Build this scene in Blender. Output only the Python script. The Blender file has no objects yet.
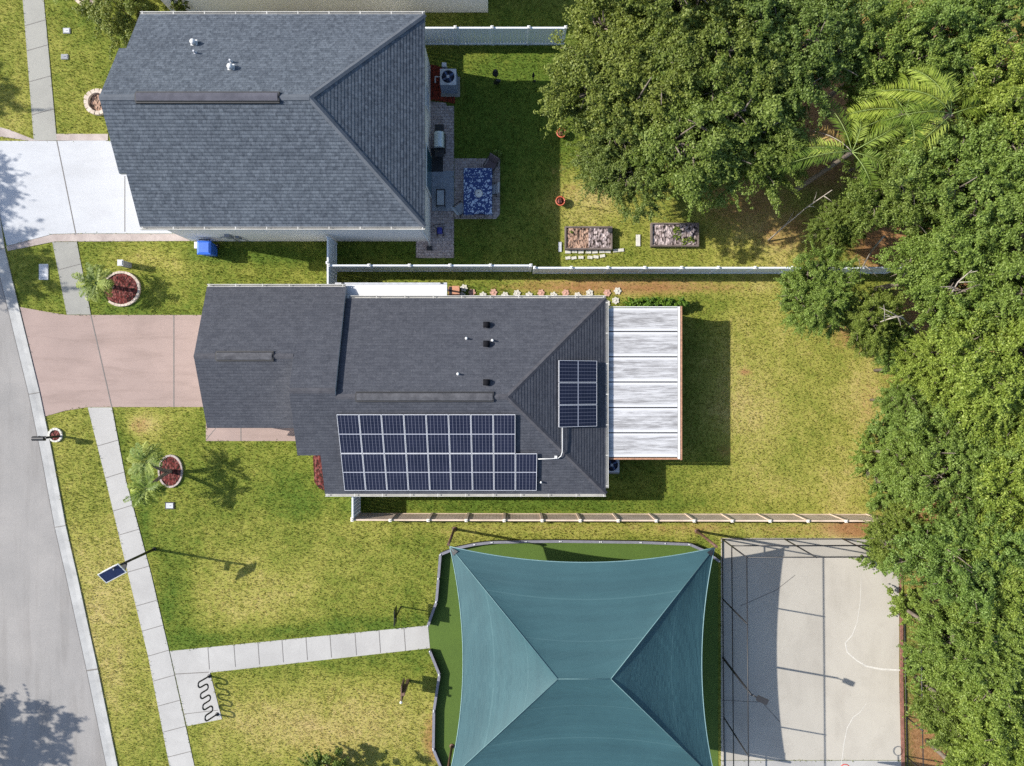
import bpy, math, random
import numpy as np
from mathutils import Vector, Matrix

random.seed(7)
RNG = np.random.default_rng(7)
PI = math.pi
CH, CF = 36.0, 710.0           # height of the drone (m), focal length (px)
PPM = CF / CH                  # ground pixels per metre
scene = bpy.context.scene
COL = scene.collection

# ------------------------------------------------------------------ helpers
def G(px, py, z=0.0):
    """plan point (ground pixel) -> world metres"""
    return Vector(((px - 512) / PPM, -(py - 383) / PPM, z))

def on_plane(px, py, fn):
    h = 3.0
    for _ in range(30):
        k = (CH - h) / CF
        x, y = (px - 512) * k, -(py - 383) * k
        h = fn(x, y)
    return Vector((x, y, h))

def link(o):
    COL.objects.link(o)
    return o

def tag(o, label=None, cat=None, group=None, kind=None):
    if label: o['label'] = label
    if cat: o['category'] = cat
    if group: o['group'] = group
    if kind: o['kind'] = kind
    return o

def thing(name, label, cat, loc=(0, 0, 0), group=None):
    o = link(bpy.data.objects.new(name, None))
    o.location = loc
    o.empty_display_size = 0.2
    return tag(o, label, cat, group)

def root_loc(o):
    loc = Vector((0, 0, 0))
    while o is not None:
        loc = loc + Vector(o.location)
        o = o.parent
    return loc

def copy_tree(o, parent=None):
    c = o.copy(); link(c); c.parent = parent
    for ch in list(o.children):
        copy_tree(ch, c)
    return c

class MB:
    def __init__(self):
        self.v = []; self.f = []; self.m = []; self.s = []
    def _add(self, vs, fs, m=0, smooth=False):
        b = len(self.v)
        self.v += [Vector(p) for p in vs]
        for f in fs:
            self.f.append([b + i for i in f]); self.m.append(m); self.s.append(smooth)
        return self
    def face(self, pts, m=0):
        return self._add(pts, [list(range(len(pts)))], m)
    def box(self, x0, y0, z0, x1, y1, z1, m=0):
        if x0 > x1: x0, x1 = x1, x0
        if y0 > y1: y0, y1 = y1, y0
        return self._add([(x0,y0,z0),(x1,y0,z0),(x1,y1,z0),(x0,y1,z0),(x0,y0,z1),(x1,y0,z1),(x1,y1,z1),(x0,y1,z1)],
                         [(0,3,2,1),(4,5,6,7),(0,1,5,4),(1,2,6,5),(2,3,7,6),(3,0,4,7)], m)
    def obox(self, c, size, mat3=None, m=0):
        hx, hy, hz = [s / 2 for s in size]
        R = mat3 if mat3 is not None else Matrix.Identity(3)
        c = Vector(c)
        vs = [c + R @ Vector(p) for p in ((-hx,-hy,-hz),(hx,-hy,-hz),(hx,hy,-hz),(-hx,hy,-hz),(-hx,-hy,hz),(hx,-hy,hz),(hx,hy,hz),(-hx,hy,hz))]
        return self._add(vs, [(0,3,2,1),(4,5,6,7),(0,1,5,4),(1,2,6,5),(2,3,7,6),(3,0,4,7)], m)
    def tube(self, pts, r, n=8, m=0, smooth=True):
        pts = [Vector(p) for p in pts]
        rs = r if isinstance(r, (list, tuple)) else [r] * len(pts)
        vs = []
        for i, p in enumerate(pts):
            a = pts[max(i - 1, 0)]; b = pts[min(i + 1, len(pts) - 1)]
            d = (b - a)
            d = d.normalized() if d.length > 1e-9 else Vector((0, 0, 1))
            ref = Vector((0, 0, 1)) if abs(d.z) < 0.9 else Vector((1, 0, 0))
            u = d.cross(ref).normalized(); w = d.cross(u)
            for k in range(n):
                t = 2 * PI * k / n
                vs.append(p + (u * math.cos(t) + w * math.sin(t)) * rs[i])
        fs = []
        for i in range(len(pts) - 1):
            for k in range(n):
                fs.append((i*n + k, i*n + (k+1) % n, (i+1)*n + (k+1) % n, (i+1)*n + k))
        self._add(vs, fs, m, smooth)
        b = len(self.v) - len(vs)
        self.f.append([b + k for k in range(n)][::-1]); self.m.append(m); self.s.append(False)
        self.f.append([b + (len(pts)-1)*n + k for k in range(n)]); self.m.append(m); self.s.append(False)
        return self
    def lathe(self, c, prof, n=16, m=0, smooth=True):
        c = Vector(c); vs = []; fs = []
        for (r, z) in prof:
            for k in range(n):
                t = 2 * PI * k / n
                vs.append(c + Vector((r * math.cos(t), r * math.sin(t), z)))
        for i in range(len(prof) - 1):
            for k in range(n):
                fs.append((i*n + k, i*n + (k+1) % n, (i+1)*n + (k+1) % n, (i+1)*n + k))
        fs.append(tuple(range(n))[::-1])
        fs.append(tuple((len(prof)-1)*n + k for k in range(n)))
        return self._add(vs, fs, m, smooth)
    def prism(self, pts, z0, z1, m=0, mside=None):
        n = len(pts)
        a = 0
        for i in range(n):
            a += pts[i][0]*pts[(i+1) % n][1] - pts[(i+1) % n][0]*pts[i][1]
        if a < 0: pts = pts[::-1]
        lo = [(p[0], p[1], z0) for p in pts]; hi = [(p[0], p[1], z1) for p in pts]
        self._add(lo + hi, [tuple(range(n, 2*n)), tuple(range(n))[::-1]], m)
        b = len(self.v) - 2*n
        for i in range(n):
            j = (i+1) % n
            self.f.append([b+i, b+j, b+n+j, b+n+i]); self.m.append(m if mside is None else mside); self.s.append(False)
        return self
    def build(self, name, mats, parent=None, origin=None, label=None):
        if not isinstance(mats, (list, tuple)): mats = [mats]
        off = Vector(origin) if origin is not None else (root_loc(parent) if parent else Vector((0, 0, 0)))
        me = bpy.data.meshes.new(name)
        me.from_pydata([tuple(v - off) for v in self.v], [], self.f)
        for m in mats: me.materials.append(m)
        me.polygons.foreach_set('material_index', self.m)
        me.polygons.foreach_set('use_smooth', self.s)
        uvl = me.uv_layers.new(name='UVMap')
        co = self.v
        Z = Vector((0, 0, 1))
        for p in me.polygons:
            nrm = p.normal
            u = Z.cross(nrm)
            u = u.normalized() if u.length > 1e-4 else Vector((1, 0, 0))
            w = nrm.cross(u)
            for li in p.loop_indices:
                q = co[me.loops[li].vertex_index]
                uvl.data[li].uv = (q.dot(u), q.dot(w))
        me.update()
        o = link(bpy.data.objects.new(name, me))
        if origin is not None: o.location = off
        if parent: o.parent = parent
        if label: o['label'] = label
        return o

# ------------------------------------------------------------------ materials
def new_mat(name):
    m = bpy.data.materials.new(name); m.use_nodes = True
    nt = m.node_tree; nt.nodes.clear()
    out = nt.nodes.new('ShaderNodeOutputMaterial')
    b = nt.nodes.new('ShaderNodeBsdfPrincipled')
    nt.links.new(b.outputs[0], out.inputs[0])
    return m, nt, b, out

def N(nt, t, **kw):
    n = nt.nodes.new(t)
    for k, v in kw.items(): setattr(n, k, v)
    return n

def coords(nt, kind='Object'):
    return nt.nodes.new('ShaderNodeTexCoord').outputs[kind]

def noise(nt, vec, scale, detail=4, rough=0.6, dist=0.0):
    n = N(nt, 'ShaderNodeTexNoise'); n.inputs['Scale'].default_value = scale
    n.inputs['Detail'].default_value = detail; n.inputs['Roughness'].default_value = rough
    n.inputs['Distortion'].default_value = dist
    nt.links.new(vec, n.inputs['Vector'])
    return n.outputs['Fac']

def ramp(nt, fac, stops):
    r = N(nt, 'ShaderNodeValToRGB'); e = r.color_ramp.elements
    while len(e) < len(stops): e.new(0.5)
    for i, (p, c) in enumerate(stops):
        e[i].position = p; e[i].color = (*c, 1) if len(c) == 3 else c
    nt.links.new(fac, r.inputs[0])
    return r.outputs[0]

def mix(nt, fac, a, b, mode='MIX'):
    n = N(nt, 'ShaderNodeMix', data_type='RGBA', blend_type=mode)
    for sock, v in ((n.inputs['Factor'], fac), (n.inputs[6], a), (n.inputs[7], b)):
        if isinstance(v, (int, float)): sock.default_value = v
        elif isinstance(v, tuple): sock.default_value = (*v, 1)
        else: nt.links.new(v, sock)
    return n.outputs[2]

def math_n(nt, op, a, b=None):
    n = N(nt, 'ShaderNodeMath', operation=op)
    for i, v in enumerate((a, b)):
        if v is None: continue
        if isinstance(v, (int, float)): n.inputs[i].default_value = v
        else: nt.links.new(v, n.inputs[i])
    return n.outputs[0]

def maprange(nt, v, a, b, c=0.0, d=1.0):
    n = N(nt, 'ShaderNodeMapRange'); n.clamp = True
    nt.links.new(v, n.inputs[0])
    for i, x in enumerate((a, b, c, d)): n.inputs[1 + i].default_value = x
    return n.outputs[0]

def bump(nt, b, h, strength=0.3, dist=0.02):
    n = N(nt, 'ShaderNodeBump'); n.inputs['Strength'].default_value = strength
    n.inputs['Distance'].default_value = dist
    nt.links.new(h, n.inputs['Height']); nt.links.new(n.outputs[0], b.inputs['Normal'])

def plain(name, c, rough=0.5, metal=0.0, var=0.15, scale=6.0, spec=0.5):
    m, nt, b, _ = new_mat(name)
    v = coords(nt)
    f = noise(nt, v, scale, 5)
    lo = tuple(x * (1 - var) for x in c); hi = tuple(min(1, x * (1 + var)) for x in c)
    nt.links.new(ramp(nt, f, [(0.3, lo), (0.7, hi)]), b.inputs['Base Color'])
    b.inputs['Roughness'].default_value = rough; b.inputs['Metallic'].default_value = metal
    b.inputs['Specular IOR Level'].default_value = spec
    return m

def mottled(name, c, dark, stain=0.35, big=0.35, fine=18.0, rough=0.85, bmp=0.2, grain=0.86, streak=None):
    """concrete-like: large blotches, finer grain"""
    m, nt, b, _ = new_mat(name)
    v = coords(nt)
    a = noise(nt, v, big, 6, 0.65, 0.4)
    g = noise(nt, v, fine, 6, 0.75)
    col = ramp(nt, a, [(0.32, dark), (0.62, c)])
    col = mix(nt, maprange(nt, g, 0.35, 0.7), col, mix(nt, 1.0, col, (grain, grain, grain), 'MULTIPLY'))
    if streak:
        mp = N(nt, 'ShaderNodeMapping'); mp.inputs['Scale'].default_value = (streak[0], streak[1], 1); mp.inputs['Rotation'].default_value = (0, 0, streak[2])
        nt.links.new(v, mp.inputs[0])
        sk = noise(nt, mp.outputs[0], 1.0, 6, 0.7, 0.4)
        col = mix(nt, maprange(nt, sk, 0.48, 0.72, 0.0, streak[3]), col, mix(nt, 1.0, col, (0.62, 0.60, 0.58), 'MULTIPLY'))
    s = noise(nt, v, 1.6, 7, 0.7, 0.8)
    col = mix(nt, maprange(nt, s, 0.56, 0.74, 0.0, stain), col, dark)
    nt.links.new(col, b.inputs['Base Color'])
    b.inputs['Roughness'].default_value = rough
    b.inputs['Specular IOR Level'].default_value = 0.25
    bump(nt, b, g, bmp, 0.01)
    return m

def shingle(name, c1, c2, mortar, spots, row=0.145, wid=0.30, contrast=1.0, step=0.0):
    m, nt, b, _ = new_mat(name)
    v = coords(nt, 'UV')
    br = N(nt, 'ShaderNodeTexBrick'); br.offset = 0.5; br.offset_frequency = 2
    nt.links.new(v, br.inputs['Vector'])
    br.inputs['Scale'].default_value = 1.0
    br.inputs['Color1'].default_value = (*c1, 1); br.inputs['Color2'].default_value = (*c2, 1)
    br.inputs['Mortar'].default_value = (*mortar, 1)
    br.inputs['Mortar Size'].default_value = 0.004 if step else 0.012
    br.inputs['Mortar Smooth'].default_value = 0.3
    br.inputs['Brick Width'].default_value = wid; br.inputs['Row Height'].default_value = row
    ob = coords(nt, 'Object')
    g = noise(nt, ob, 17, 5, 0.8)
    col = mix(nt, maprange(nt, g, 0.53, 0.72, 0.0, 0.75), br.outputs['Color'], spots)
    col = mix(nt, maprange(nt, g, 0.44, 0.25, 0.0, 0.5), col, mortar)
    a = noise(nt, ob, 0.55, 6, 0.7, 0.6)
    col = mix(nt, maprange(nt, a, 0.3, 0.72, 0.0, 1.0), col, mix(nt, 1.0, col, (0.82, 0.82, 0.84), 'MULTIPLY'))
    mp = N(nt, 'ShaderNodeMapping'); mp.inputs['Scale'].default_value = (1.6, 0.18, 1); nt.links.new(v, mp.inputs[0])
    st = noise(nt, mp.outputs[0], 1.0, 6, 0.75, 0.3)
    col = mix(nt, maprange(nt, st, 0.55, 0.75, 0.0, 0.45), col, mix(nt, 1.0, col, (0.62, 0.62, 0.65), 'MULTIPLY'))
    # exposed overlap of each course: random tab-sized patches are darker
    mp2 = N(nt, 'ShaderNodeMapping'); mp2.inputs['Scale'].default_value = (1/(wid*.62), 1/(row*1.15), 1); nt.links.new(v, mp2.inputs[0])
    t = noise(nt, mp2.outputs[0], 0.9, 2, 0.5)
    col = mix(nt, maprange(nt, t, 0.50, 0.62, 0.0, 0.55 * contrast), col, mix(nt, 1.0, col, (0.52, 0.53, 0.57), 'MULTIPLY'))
    nt.links.new(col, b.inputs['Base Color'])
    b.inputs['Roughness'].default_value = 0.92; b.inputs['Specular IOR Level'].default_value = 0.2
    s = N(nt, 'ShaderNodeSeparateXYZ'); nt.links.new(v, s.inputs[0])
    f = math_n(nt, 'FRACT', math_n(nt, 'DIVIDE', s.outputs[1], row))
    saw = math_n(nt, 'MULTIPLY', maprange(nt, f, 0.0, 0.28), maprange(nt, f, 1.0, 0.28, 0.0, 1.0))
    hh = math_n(nt, 'ADD', math_n(nt, 'MULTIPLY', saw, step), math_n(nt, 'MULTIPLY', g, 0.6))
    bump(nt, b, hh, 0.6, 0.03)
    return m

def leaf_mat(name, dark, mid, light, trans=0.28):
    m, nt, b, out = new_mat(name)
    at = N(nt, 'ShaderNodeAttribute', attribute_name='leafv')
    col = ramp(nt, at.outputs['Fac'], [(0.0, dark), (0.5, mid), (1.0, light)])
    oi = N(nt, 'ShaderNodeObjectInfo')
    col2 = mix(nt, maprange(nt, oi.outputs['Random'], 0, 1, 0.0, 1.0), mix(nt, 1.0, col, (0.80, 0.86, 0.90), 'MULTIPLY'), mix(nt, 1.0, col, (1.22, 1.10, 0.85), 'MULTIPLY'))
    nt.links.new(col2, b.inputs['Base Color'])
    b.inputs['Roughness'].default_value = 0.55; b.inputs['Specular IOR Level'].default_value = 0.3
    tr = N(nt, 'ShaderNodeBsdfTranslucent')
    nt.links.new(mix(nt, 1.0, col2, (1.3, 1.3, 0.6), 'MULTIPLY'), tr.inputs['Color'])
    ms = N(nt, 'ShaderNodeMixShader'); ms.inputs[0].default_value = trans
    nt.links.new(b.outputs[0], ms.inputs[1]); nt.links.new(tr.outputs[0], ms.inputs[2])
    nt.links.new(ms.outputs[0], out.inputs[0])
    return m

M = {}
M['concrete'] = mottled('pale concrete', (0.41, 0.40, 0.38), (0.34, 0.33, 0.315))
M['concrete_dull'] = mottled('weathered concrete', (0.30, 0.295, 0.265), (0.235, 0.23, 0.21))
M['concrete_white'] = mottled('white driveway concrete', (0.462, 0.472, 0.49), (0.42, 0.43, 0.45), 0.3, streak=(0.25, 1.2, 0, .22))
M['concrete_pink'] = mottled('pink driveway concrete', (0.335, 0.252, 0.222), (0.285, 0.215, 0.19), 0.5, 0.3, streak=(0.22, 1.5, 0, .55))
M['paver_pink'] = mottled('pink paver border', (0.42, 0.36, 0.33), (0.29, 0.24, 0.22), 0.5, 1.2)
M['court'] = mottled('court concrete', (0.415, 0.387, 0.335), (0.375, 0.348, 0.302), 0.35, 0.3, 12.0, 0.85, 0.05, .955, (.6, .35, .3, .34))
M['gutterc'] = mottled('kerb concrete', (0.38, 0.38, 0.37), (0.27, 0.27, 0.265), 0.6, 0.9)
M['asphalt'] = mottled('worn asphalt', (0.30, 0.285, 0.27), (0.245, 0.235, 0.225), 0.45, 0.3, 16.0, 0.95, 0.4, .80, (1.3, .12, .23, .5))
M['joint'] = plain('dark joint', (0.14, 0.13, 0.12), 0.95)
M['crackfill'] = plain('white crack filler', (0.50, 0.48, 0.435), 0.9)
M['pavers'] = shingle('patio pavers', (0.38, 0.31, 0.28), (0.50, 0.43, 0.40), (0.20, 0.16, 0.145), (0.55, 0.50, 0.47), 0.15, 0.22)
M['shingle_grey'] = shingle('grey shingles', (0.072, 0.086, 0.104), (0.118, 0.137, 0.160), (0.047, 0.054, 0.065), (0.165, 0.180, 0.200), 0.145, 0.17, 1.0, 1.0)
M['shingle_dark'] = shingle('charcoal shingles', (0.056, 0.060, 0.072), (0.072, 0.076, 0.089), (0.031, 0.033, 0.042), (0.16, 0.162, 0.172), 0.145, 0.34, 0.5, 0.5)
M['ridgecap'] = mottled('ridge cap', (0.078, 0.078, 0.088), (0.05, 0.05, 0.058), 0.7, 3.5)
M['white'] = plain('white aluminium', (0.60, 0.60, 0.585), 0.4, 0.0, 0.05)
M['guttermetal'] = mottled('aged gutter', (0.50, 0.49, 0.455), (0.38, 0.37, 0.34), .4, 1.2)
M['vinyl'] = plain('white vinyl', (0.70, 0.74, 0.78), 0.45, 0.0, 0.06)
M['beige'] = mottled('beige vinyl', (0.66, 0.53, 0.42), (0.50, 0.39, 0.30), 0.5, 1.0, 20)
M['cap'] = plain('post cap', (0.72, 0.66, 0.56), 0.5, 0, 0.05)
M['stucco'] = mottled('light stucco', (0.80, 0.76, 0.71), (0.74, 0.70, 0.655), 0.15, 0.4, 30, 0.9, 0.3)
M['glass'] = plain('window glass', (0.03, 0.035, 0.04), 0.08, 0.0, 0.1, 2)
M['alu'] = plain('bare aluminium', (0.60, 0.61, 0.64), 0.4, 0.0, 0.08)
M['black'] = plain('black metal', (0.012, 0.012, 0.014), 0.45)
M['matteblack'] = plain('matte black', (0.008, 0.008, 0.010), 0.9, 0, .1, 6, .1)
M['darkplastic'] = plain('black plastic', (0.02, 0.02, 0.022), 0.6)
M['greyplastic'] = plain('grey plastic', (0.20, 0.21, 0.23), 0.6)
M['lightgrey'] = plain('light grey metal', (0.42, 0.43, 0.45), 0.5)
M['bin'] = plain('blue bin plastic', (0.03, 0.12, 0.52), 0.4)
M['rust'] = plain('rusty edge', (0.33, 0.17, 0.10), 0.8, 0, 0.35, 12)
M['brownpost'] = plain('brown post', (0.13, 0.075, 0.05), 0.7, 0, 0.25)
M['rustpost'] = plain('brown steel post', (0.10, 0.05, 0.035), 0.6, 0, 0.2)
M['orange'] = plain('orange glaze', (0.45, 0.10, 0.045), 0.45, 0, 0.2)
M['terracotta'] = plain('terracotta wood', (0.46, 0.22, 0.13), 0.7, 0, 0.2)
M['chairbrown'] = plain('dark brown sling', (0.11, 0.08, 0.082), 0.7)
M['chairgrey'] = plain('grey sling', (0.34, 0.36, 0.375), 0.7)
M['bark'] = mottled('bark', (0.20, 0.165, 0.13), (0.11, 0.085, 0.065), 0.5, 3.0, 30)
M['deadwood'] = mottled('bleached dead wood', (0.42, 0.37, 0.31), (0.27, 0.23, 0.19), 0.4, 2.0, 30)
M['timber'] = mottled('weathered timber', (0.16, 0.13, 0.115), (0.09, 0.07, 0.06), 0.5, 1.5, 30)
M['stone'] = mottled('white stepping stone', (0.60, 0.58, 0.52), (0.44, 0.42, 0.37), 0.4, 3, 25)
M['stone_pink'] = mottled('pink stepping stone', (0.55, 0.33, 0.26), (0.42, 0.24, 0.19), 0.4, 3, 25)
M['edgestone'] = mottled('edging stone', (0.55, 0.47, 0.39), (0.38, 0.31, 0.25), 0.4, 4, 25)
M['red'] = plain('red rim', (0.5, 0.04, 0.03), 0.4)

def chips(name, cols, scale=24, darkgap=(0.02, 0.015, 0.012)):
    m, nt, b, _ = new_mat(name)
    v = coords(nt)
    vo = N(nt, 'ShaderNodeTexVoronoi'); vo.inputs['Scale'].default_value = scale
    mp = N(nt, 'ShaderNodeMapping'); mp.inputs['Scale'].default_value = (1, 0.6, 1)
    nt.links.new(v, mp.inputs[0]); nt.links.new(mp.outputs[0], vo.inputs['Vector'])
    sp = N(nt, 'ShaderNodeSeparateColor'); nt.links.new(vo.outputs['Color'], sp.inputs[0])
    k = len(cols)
    col = ramp(nt, sp.outputs[0], [(i / max(1, k - 1), c) for i, c in enumerate(cols)])
    col = mix(nt, maprange(nt, vo.outputs['Distance'], 0.45, 0.8), col, darkgap)
    nt.links.new(col, b.inputs['Base Color']); b.inputs['Roughness'].default_value = 0.95
    b.inputs['Specular IOR Level'].default_value = 0.1
    bump(nt, b, vo.outputs['Distance'], 0.8, 0.03)
    return m
M['mulch_red'] = chips('red mulch', [(0.06, 0.014, 0.013), (0.13, 0.030, 0.026), (0.20, 0.075, 0.065), (0.085, 0.02, 0.02)], 14)
M['mulch_bright'] = chips('bright red mulch', [(0.16, 0.028, 0.015), (0.26, 0.045, 0.025), (0.20, 0.035, 0.02)], 18)
M['chips_grey'] = chips('pale wood chips', [(0.20, 0.16, 0.155), (0.50, 0.42, 0.41), (0.12, 0.09, 0.085), (0.36, 0.29, 0.28)], 11)
M['chips_brown'] = chips('brown wood chips', [(0.28, 0.17, 0.12), (0.40, 0.27, 0.20), (0.22, 0.13, 0.09)], 12)

# leaves
M['leaf_oak'] = leaf_mat('oak leaves', (0.060, 0.084, 0.012), (0.128, 0.166, 0.024), (0.27, 0.31, 0.08))
M['leaf_deep'] = leaf_mat('deep green leaves', (0.056, 0.090, 0.013), (0.115, 0.168, 0.026), (0.24, 0.31, 0.09))
M['leaf_bright'] = leaf_mat('bright leaves', (0.078, 0.122, 0.016), (0.155, 0.222, 0.034), (0.29, 0.37, 0.10))
M['leaf_shrub'] = leaf_mat('shrub leaves', (0.09, 0.12, 0.02), (0.17, 0.21, 0.035), (0.28, 0.28, 0.06))
M['leaf_palm'] = leaf_mat('palm leaflets', (0.10, 0.155, 0.020), (0.20, 0.275, 0.038), (0.35, 0.43, 0.10))
M['leaf_wood'] = leaf_mat('wood leaves', (0.070, 0.115, 0.014), (0.145, 0.215, 0.032), (0.29, 0.375, 0.10))
M['leaf_date'] = leaf_mat('date palm leaflets', (0.10, 0.15, 0.02), (0.19, 0.26, 0.045), (0.34, 0.40, 0.12))
M['leaf_dry'] = leaf_mat('dry palm leaflets', (0.18, 0.12, 0.05), (0.30, 0.22, 0.09), (0.40, 0.32, 0.16), 0.15)
M['leaf_hedge'] = leaf_mat('hedge leaves', (0.04, 0.09, 0.012), (0.09, 0.18, 0.022), (0.16, 0.28, 0.04))

# grass blades and soil: dryness is an attribute of the ground itself
def lawn_mat(name, blades=False):
    m, nt, b, out = new_mat(name)
    dry = N(nt, 'ShaderNodeAttribute', attribute_name='dry').outputs['Fac']
    dirt = N(nt, 'ShaderNodeAttribute', attribute_name='dirt').outputs['Fac']
    if blades:
        rnd = N(nt, 'ShaderNodeAttribute', attribute_name='leafv').outputs['Fac']
        d = math_n(nt, 'ADD', dry, math_n(nt, 'MULTIPLY', math_n(nt, 'SUBTRACT', rnd, 0.5), 0.35))
    else:
        v = coords(nt, 'Object')
        n1 = noise(nt, v, 5.0, 6, 0.85)
        n2 = noise(nt, v, 1.3, 6, 0.7, 0.5)
        rnd = n1
        d = math_n(nt, 'ADD', dry, math_n(nt, 'MULTIPLY', math_n(nt, 'SUBTRACT', n1, 0.5), 1.1))
        d = math_n(nt, 'ADD', d, math_n(nt, 'MULTIPLY', math_n(nt, 'SUBTRACT', n2, 0.5), 0.7))
    col = ramp(nt, d, [(0.0, (0.080, 0.128, 0.016)), (0.28, (0.158, 0.184, 0.028)), (0.55, (0.262, 0.256, 0.054)), (0.8, (0.350, 0.300, 0.095)), (1.0, (0.395, 0.312, 0.13))])
    dd = dirt
    if not blades:
        soil = ramp(nt, n1, [(0.3, (0.16, 0.075, 0.030)), (0.5, (0.27, 0.140, 0.058)), (0.72, (0.40, 0.235, 0.11))])
        dd = maprange(nt, math_n(nt, 'ADD', dirt, math_n(nt, 'MULTIPLY', math_n(nt, 'SUBTRACT', n1, 0.5), 0.9)), 0.3, 0.75)
        col = mix(nt, dd, col, soil)
    else:
        col = mix(nt, maprange(nt, dirt, 0.15, 0.8), col, (0.26, 0.150, 0.060))
    nt.links.new(col, b.inputs['Base Color'])
    b.inputs['Roughness'].default_value = 0.9; b.inputs['Specular IOR Level'].default_value = 0.15
    if blades:
        tr = N(nt, 'ShaderNodeBsdfTranslucent'); nt.links.new(col, tr.inputs['Color'])
        ms = N(nt, 'ShaderNodeMixShader'); ms.inputs[0].default_value = .45
        nt.links.new(b.outputs[0], ms.inputs[1]); nt.links.new(tr.outputs[0], ms.inputs[2]); nt.links.new(ms.outputs[0], out.inputs[0])
    else:
        bump(nt, b, n1, 0.9, 0.05)
    return m
M['lawn'] = lawn_mat('lawn'); M['blades'] = lawn_mat('grass blades', True)

def turf_mat():
    m, nt, b, _ = new_mat('artificial turf')
    v = coords(nt)
    a = noise(nt, v, 30, 4, 0.7); c = noise(nt, v, 0.6, 4, 0.6)
    col = ramp(nt, a, [(0.3, (0.042, 0.080, 0.008)), (0.7, (0.082, 0.140, 0.015))])
    col = mix(nt, maprange(nt, c, 0.35, 0.7, 0.0, 0.5), col, mix(nt, 1.0, col, (0.75, 0.78, 0.8), 'MULTIPLY'))
    nt.links.new(col, b.inputs['Base Color']); b.inputs['Roughness'].default_value = 0.9
    bump(nt, b, a, 0.5, 0.02)
    return m
M['turf'] = turf_mat()

def cell_mat():
    m, nt, b, _ = new_mat('solar cells')
    v = coords(nt, 'Generated')
    sx = N(nt, 'ShaderNodeSeparateXYZ'); nt.links.new(v, sx.inputs[0])
    lo = N(nt, 'ShaderNodeAttribute', attribute_name='cuv'); s = N(nt, 'ShaderNodeSeparateXYZ'); nt.links.new(lo.outputs['Vector'], s.inputs[0])
    def line(x, n, w):
        f = math_n(nt, 'FRACT', math_n(nt, 'MULTIPLY', x, n))
        dd = math_n(nt, 'ABSOLUTE', math_n(nt, 'SUBTRACT', f, 0.5))
        return math_n(nt, 'GREATER_THAN', dd, 0.5 - w)
    l1 = line(s.outputs[0], 6, 0.07); l2 = line(s.outputs[1], 12, 0.03)
    mid = math_n(nt, 'LESS_THAN', math_n(nt, 'ABSOLUTE', math_n(nt, 'SUBTRACT', s.outputs[1], 0.5)), 0.011)
    n = noise(nt, coords(nt, 'Object'), 1.2, 3)
    col = ramp(nt, n, [(0.3, (0.008, 0.010, 0.024)), (0.7, (0.014, 0.016, 0.034))])
    col = mix(nt, math_n(nt, 'MULTIPLY', l2, 0.35), col, (0.13, 0.135, 0.17))
    col = mix(nt, math_n(nt, 'MULTIPLY', l1, 0.55), col, (0.17, 0.175, 0.22))
    col = mix(nt, math_n(nt, 'MULTIPLY', mid, 0.85), col, (0.42, 0.43, 0.48))
    nt.links.new(col, b.inputs['Base Color'])
    b.inputs['Roughness'].default_value = 0.25
    b.inputs['Specular IOR Level'].default_value = 0.35
    return m
M['cells'] = cell_mat()

def patio_mat():
    m, nt, b, _ = new_mat('mildewed white roof panel')
    v = coords(nt)
    mp = N(nt, 'ShaderNodeMapping'); mp.inputs['Scale'].default_value = (0.30, 3.4, 1)
    nt.links.new(v, mp.inputs[0])
    a = noise(nt, mp.outputs[0], 1.1, 8, 0.75, 0.8)
    s = noise(nt, mp.outputs[0], 3.6, 6, 0.7, 0.3)
    gy = N(nt, 'ShaderNodeSeparateXYZ'); nt.links.new(coords(nt, 'Generated'), gy.inputs[0])
    inner = maprange(nt, math_n(nt, 'ABSOLUTE', math_n(nt, 'SUBTRACT', gy.outputs[1], .5)), .44, .33)
    k = math_n(nt, 'MULTIPLY', inner, maprange(nt, a, 0.30, 0.52))
    k = math_n(nt, 'MULTIPLY', k, maprange(nt, s, 0.30, 0.58))
    col = mix(nt, k, (0.53, 0.53, 0.535), (0.20, 0.195, 0.195))
    nt.links.new(col, b.inputs['Base Color']); b.inputs['Roughness'].default_value = 0.55
    return m
M['patio'] = patio_mat()

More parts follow.
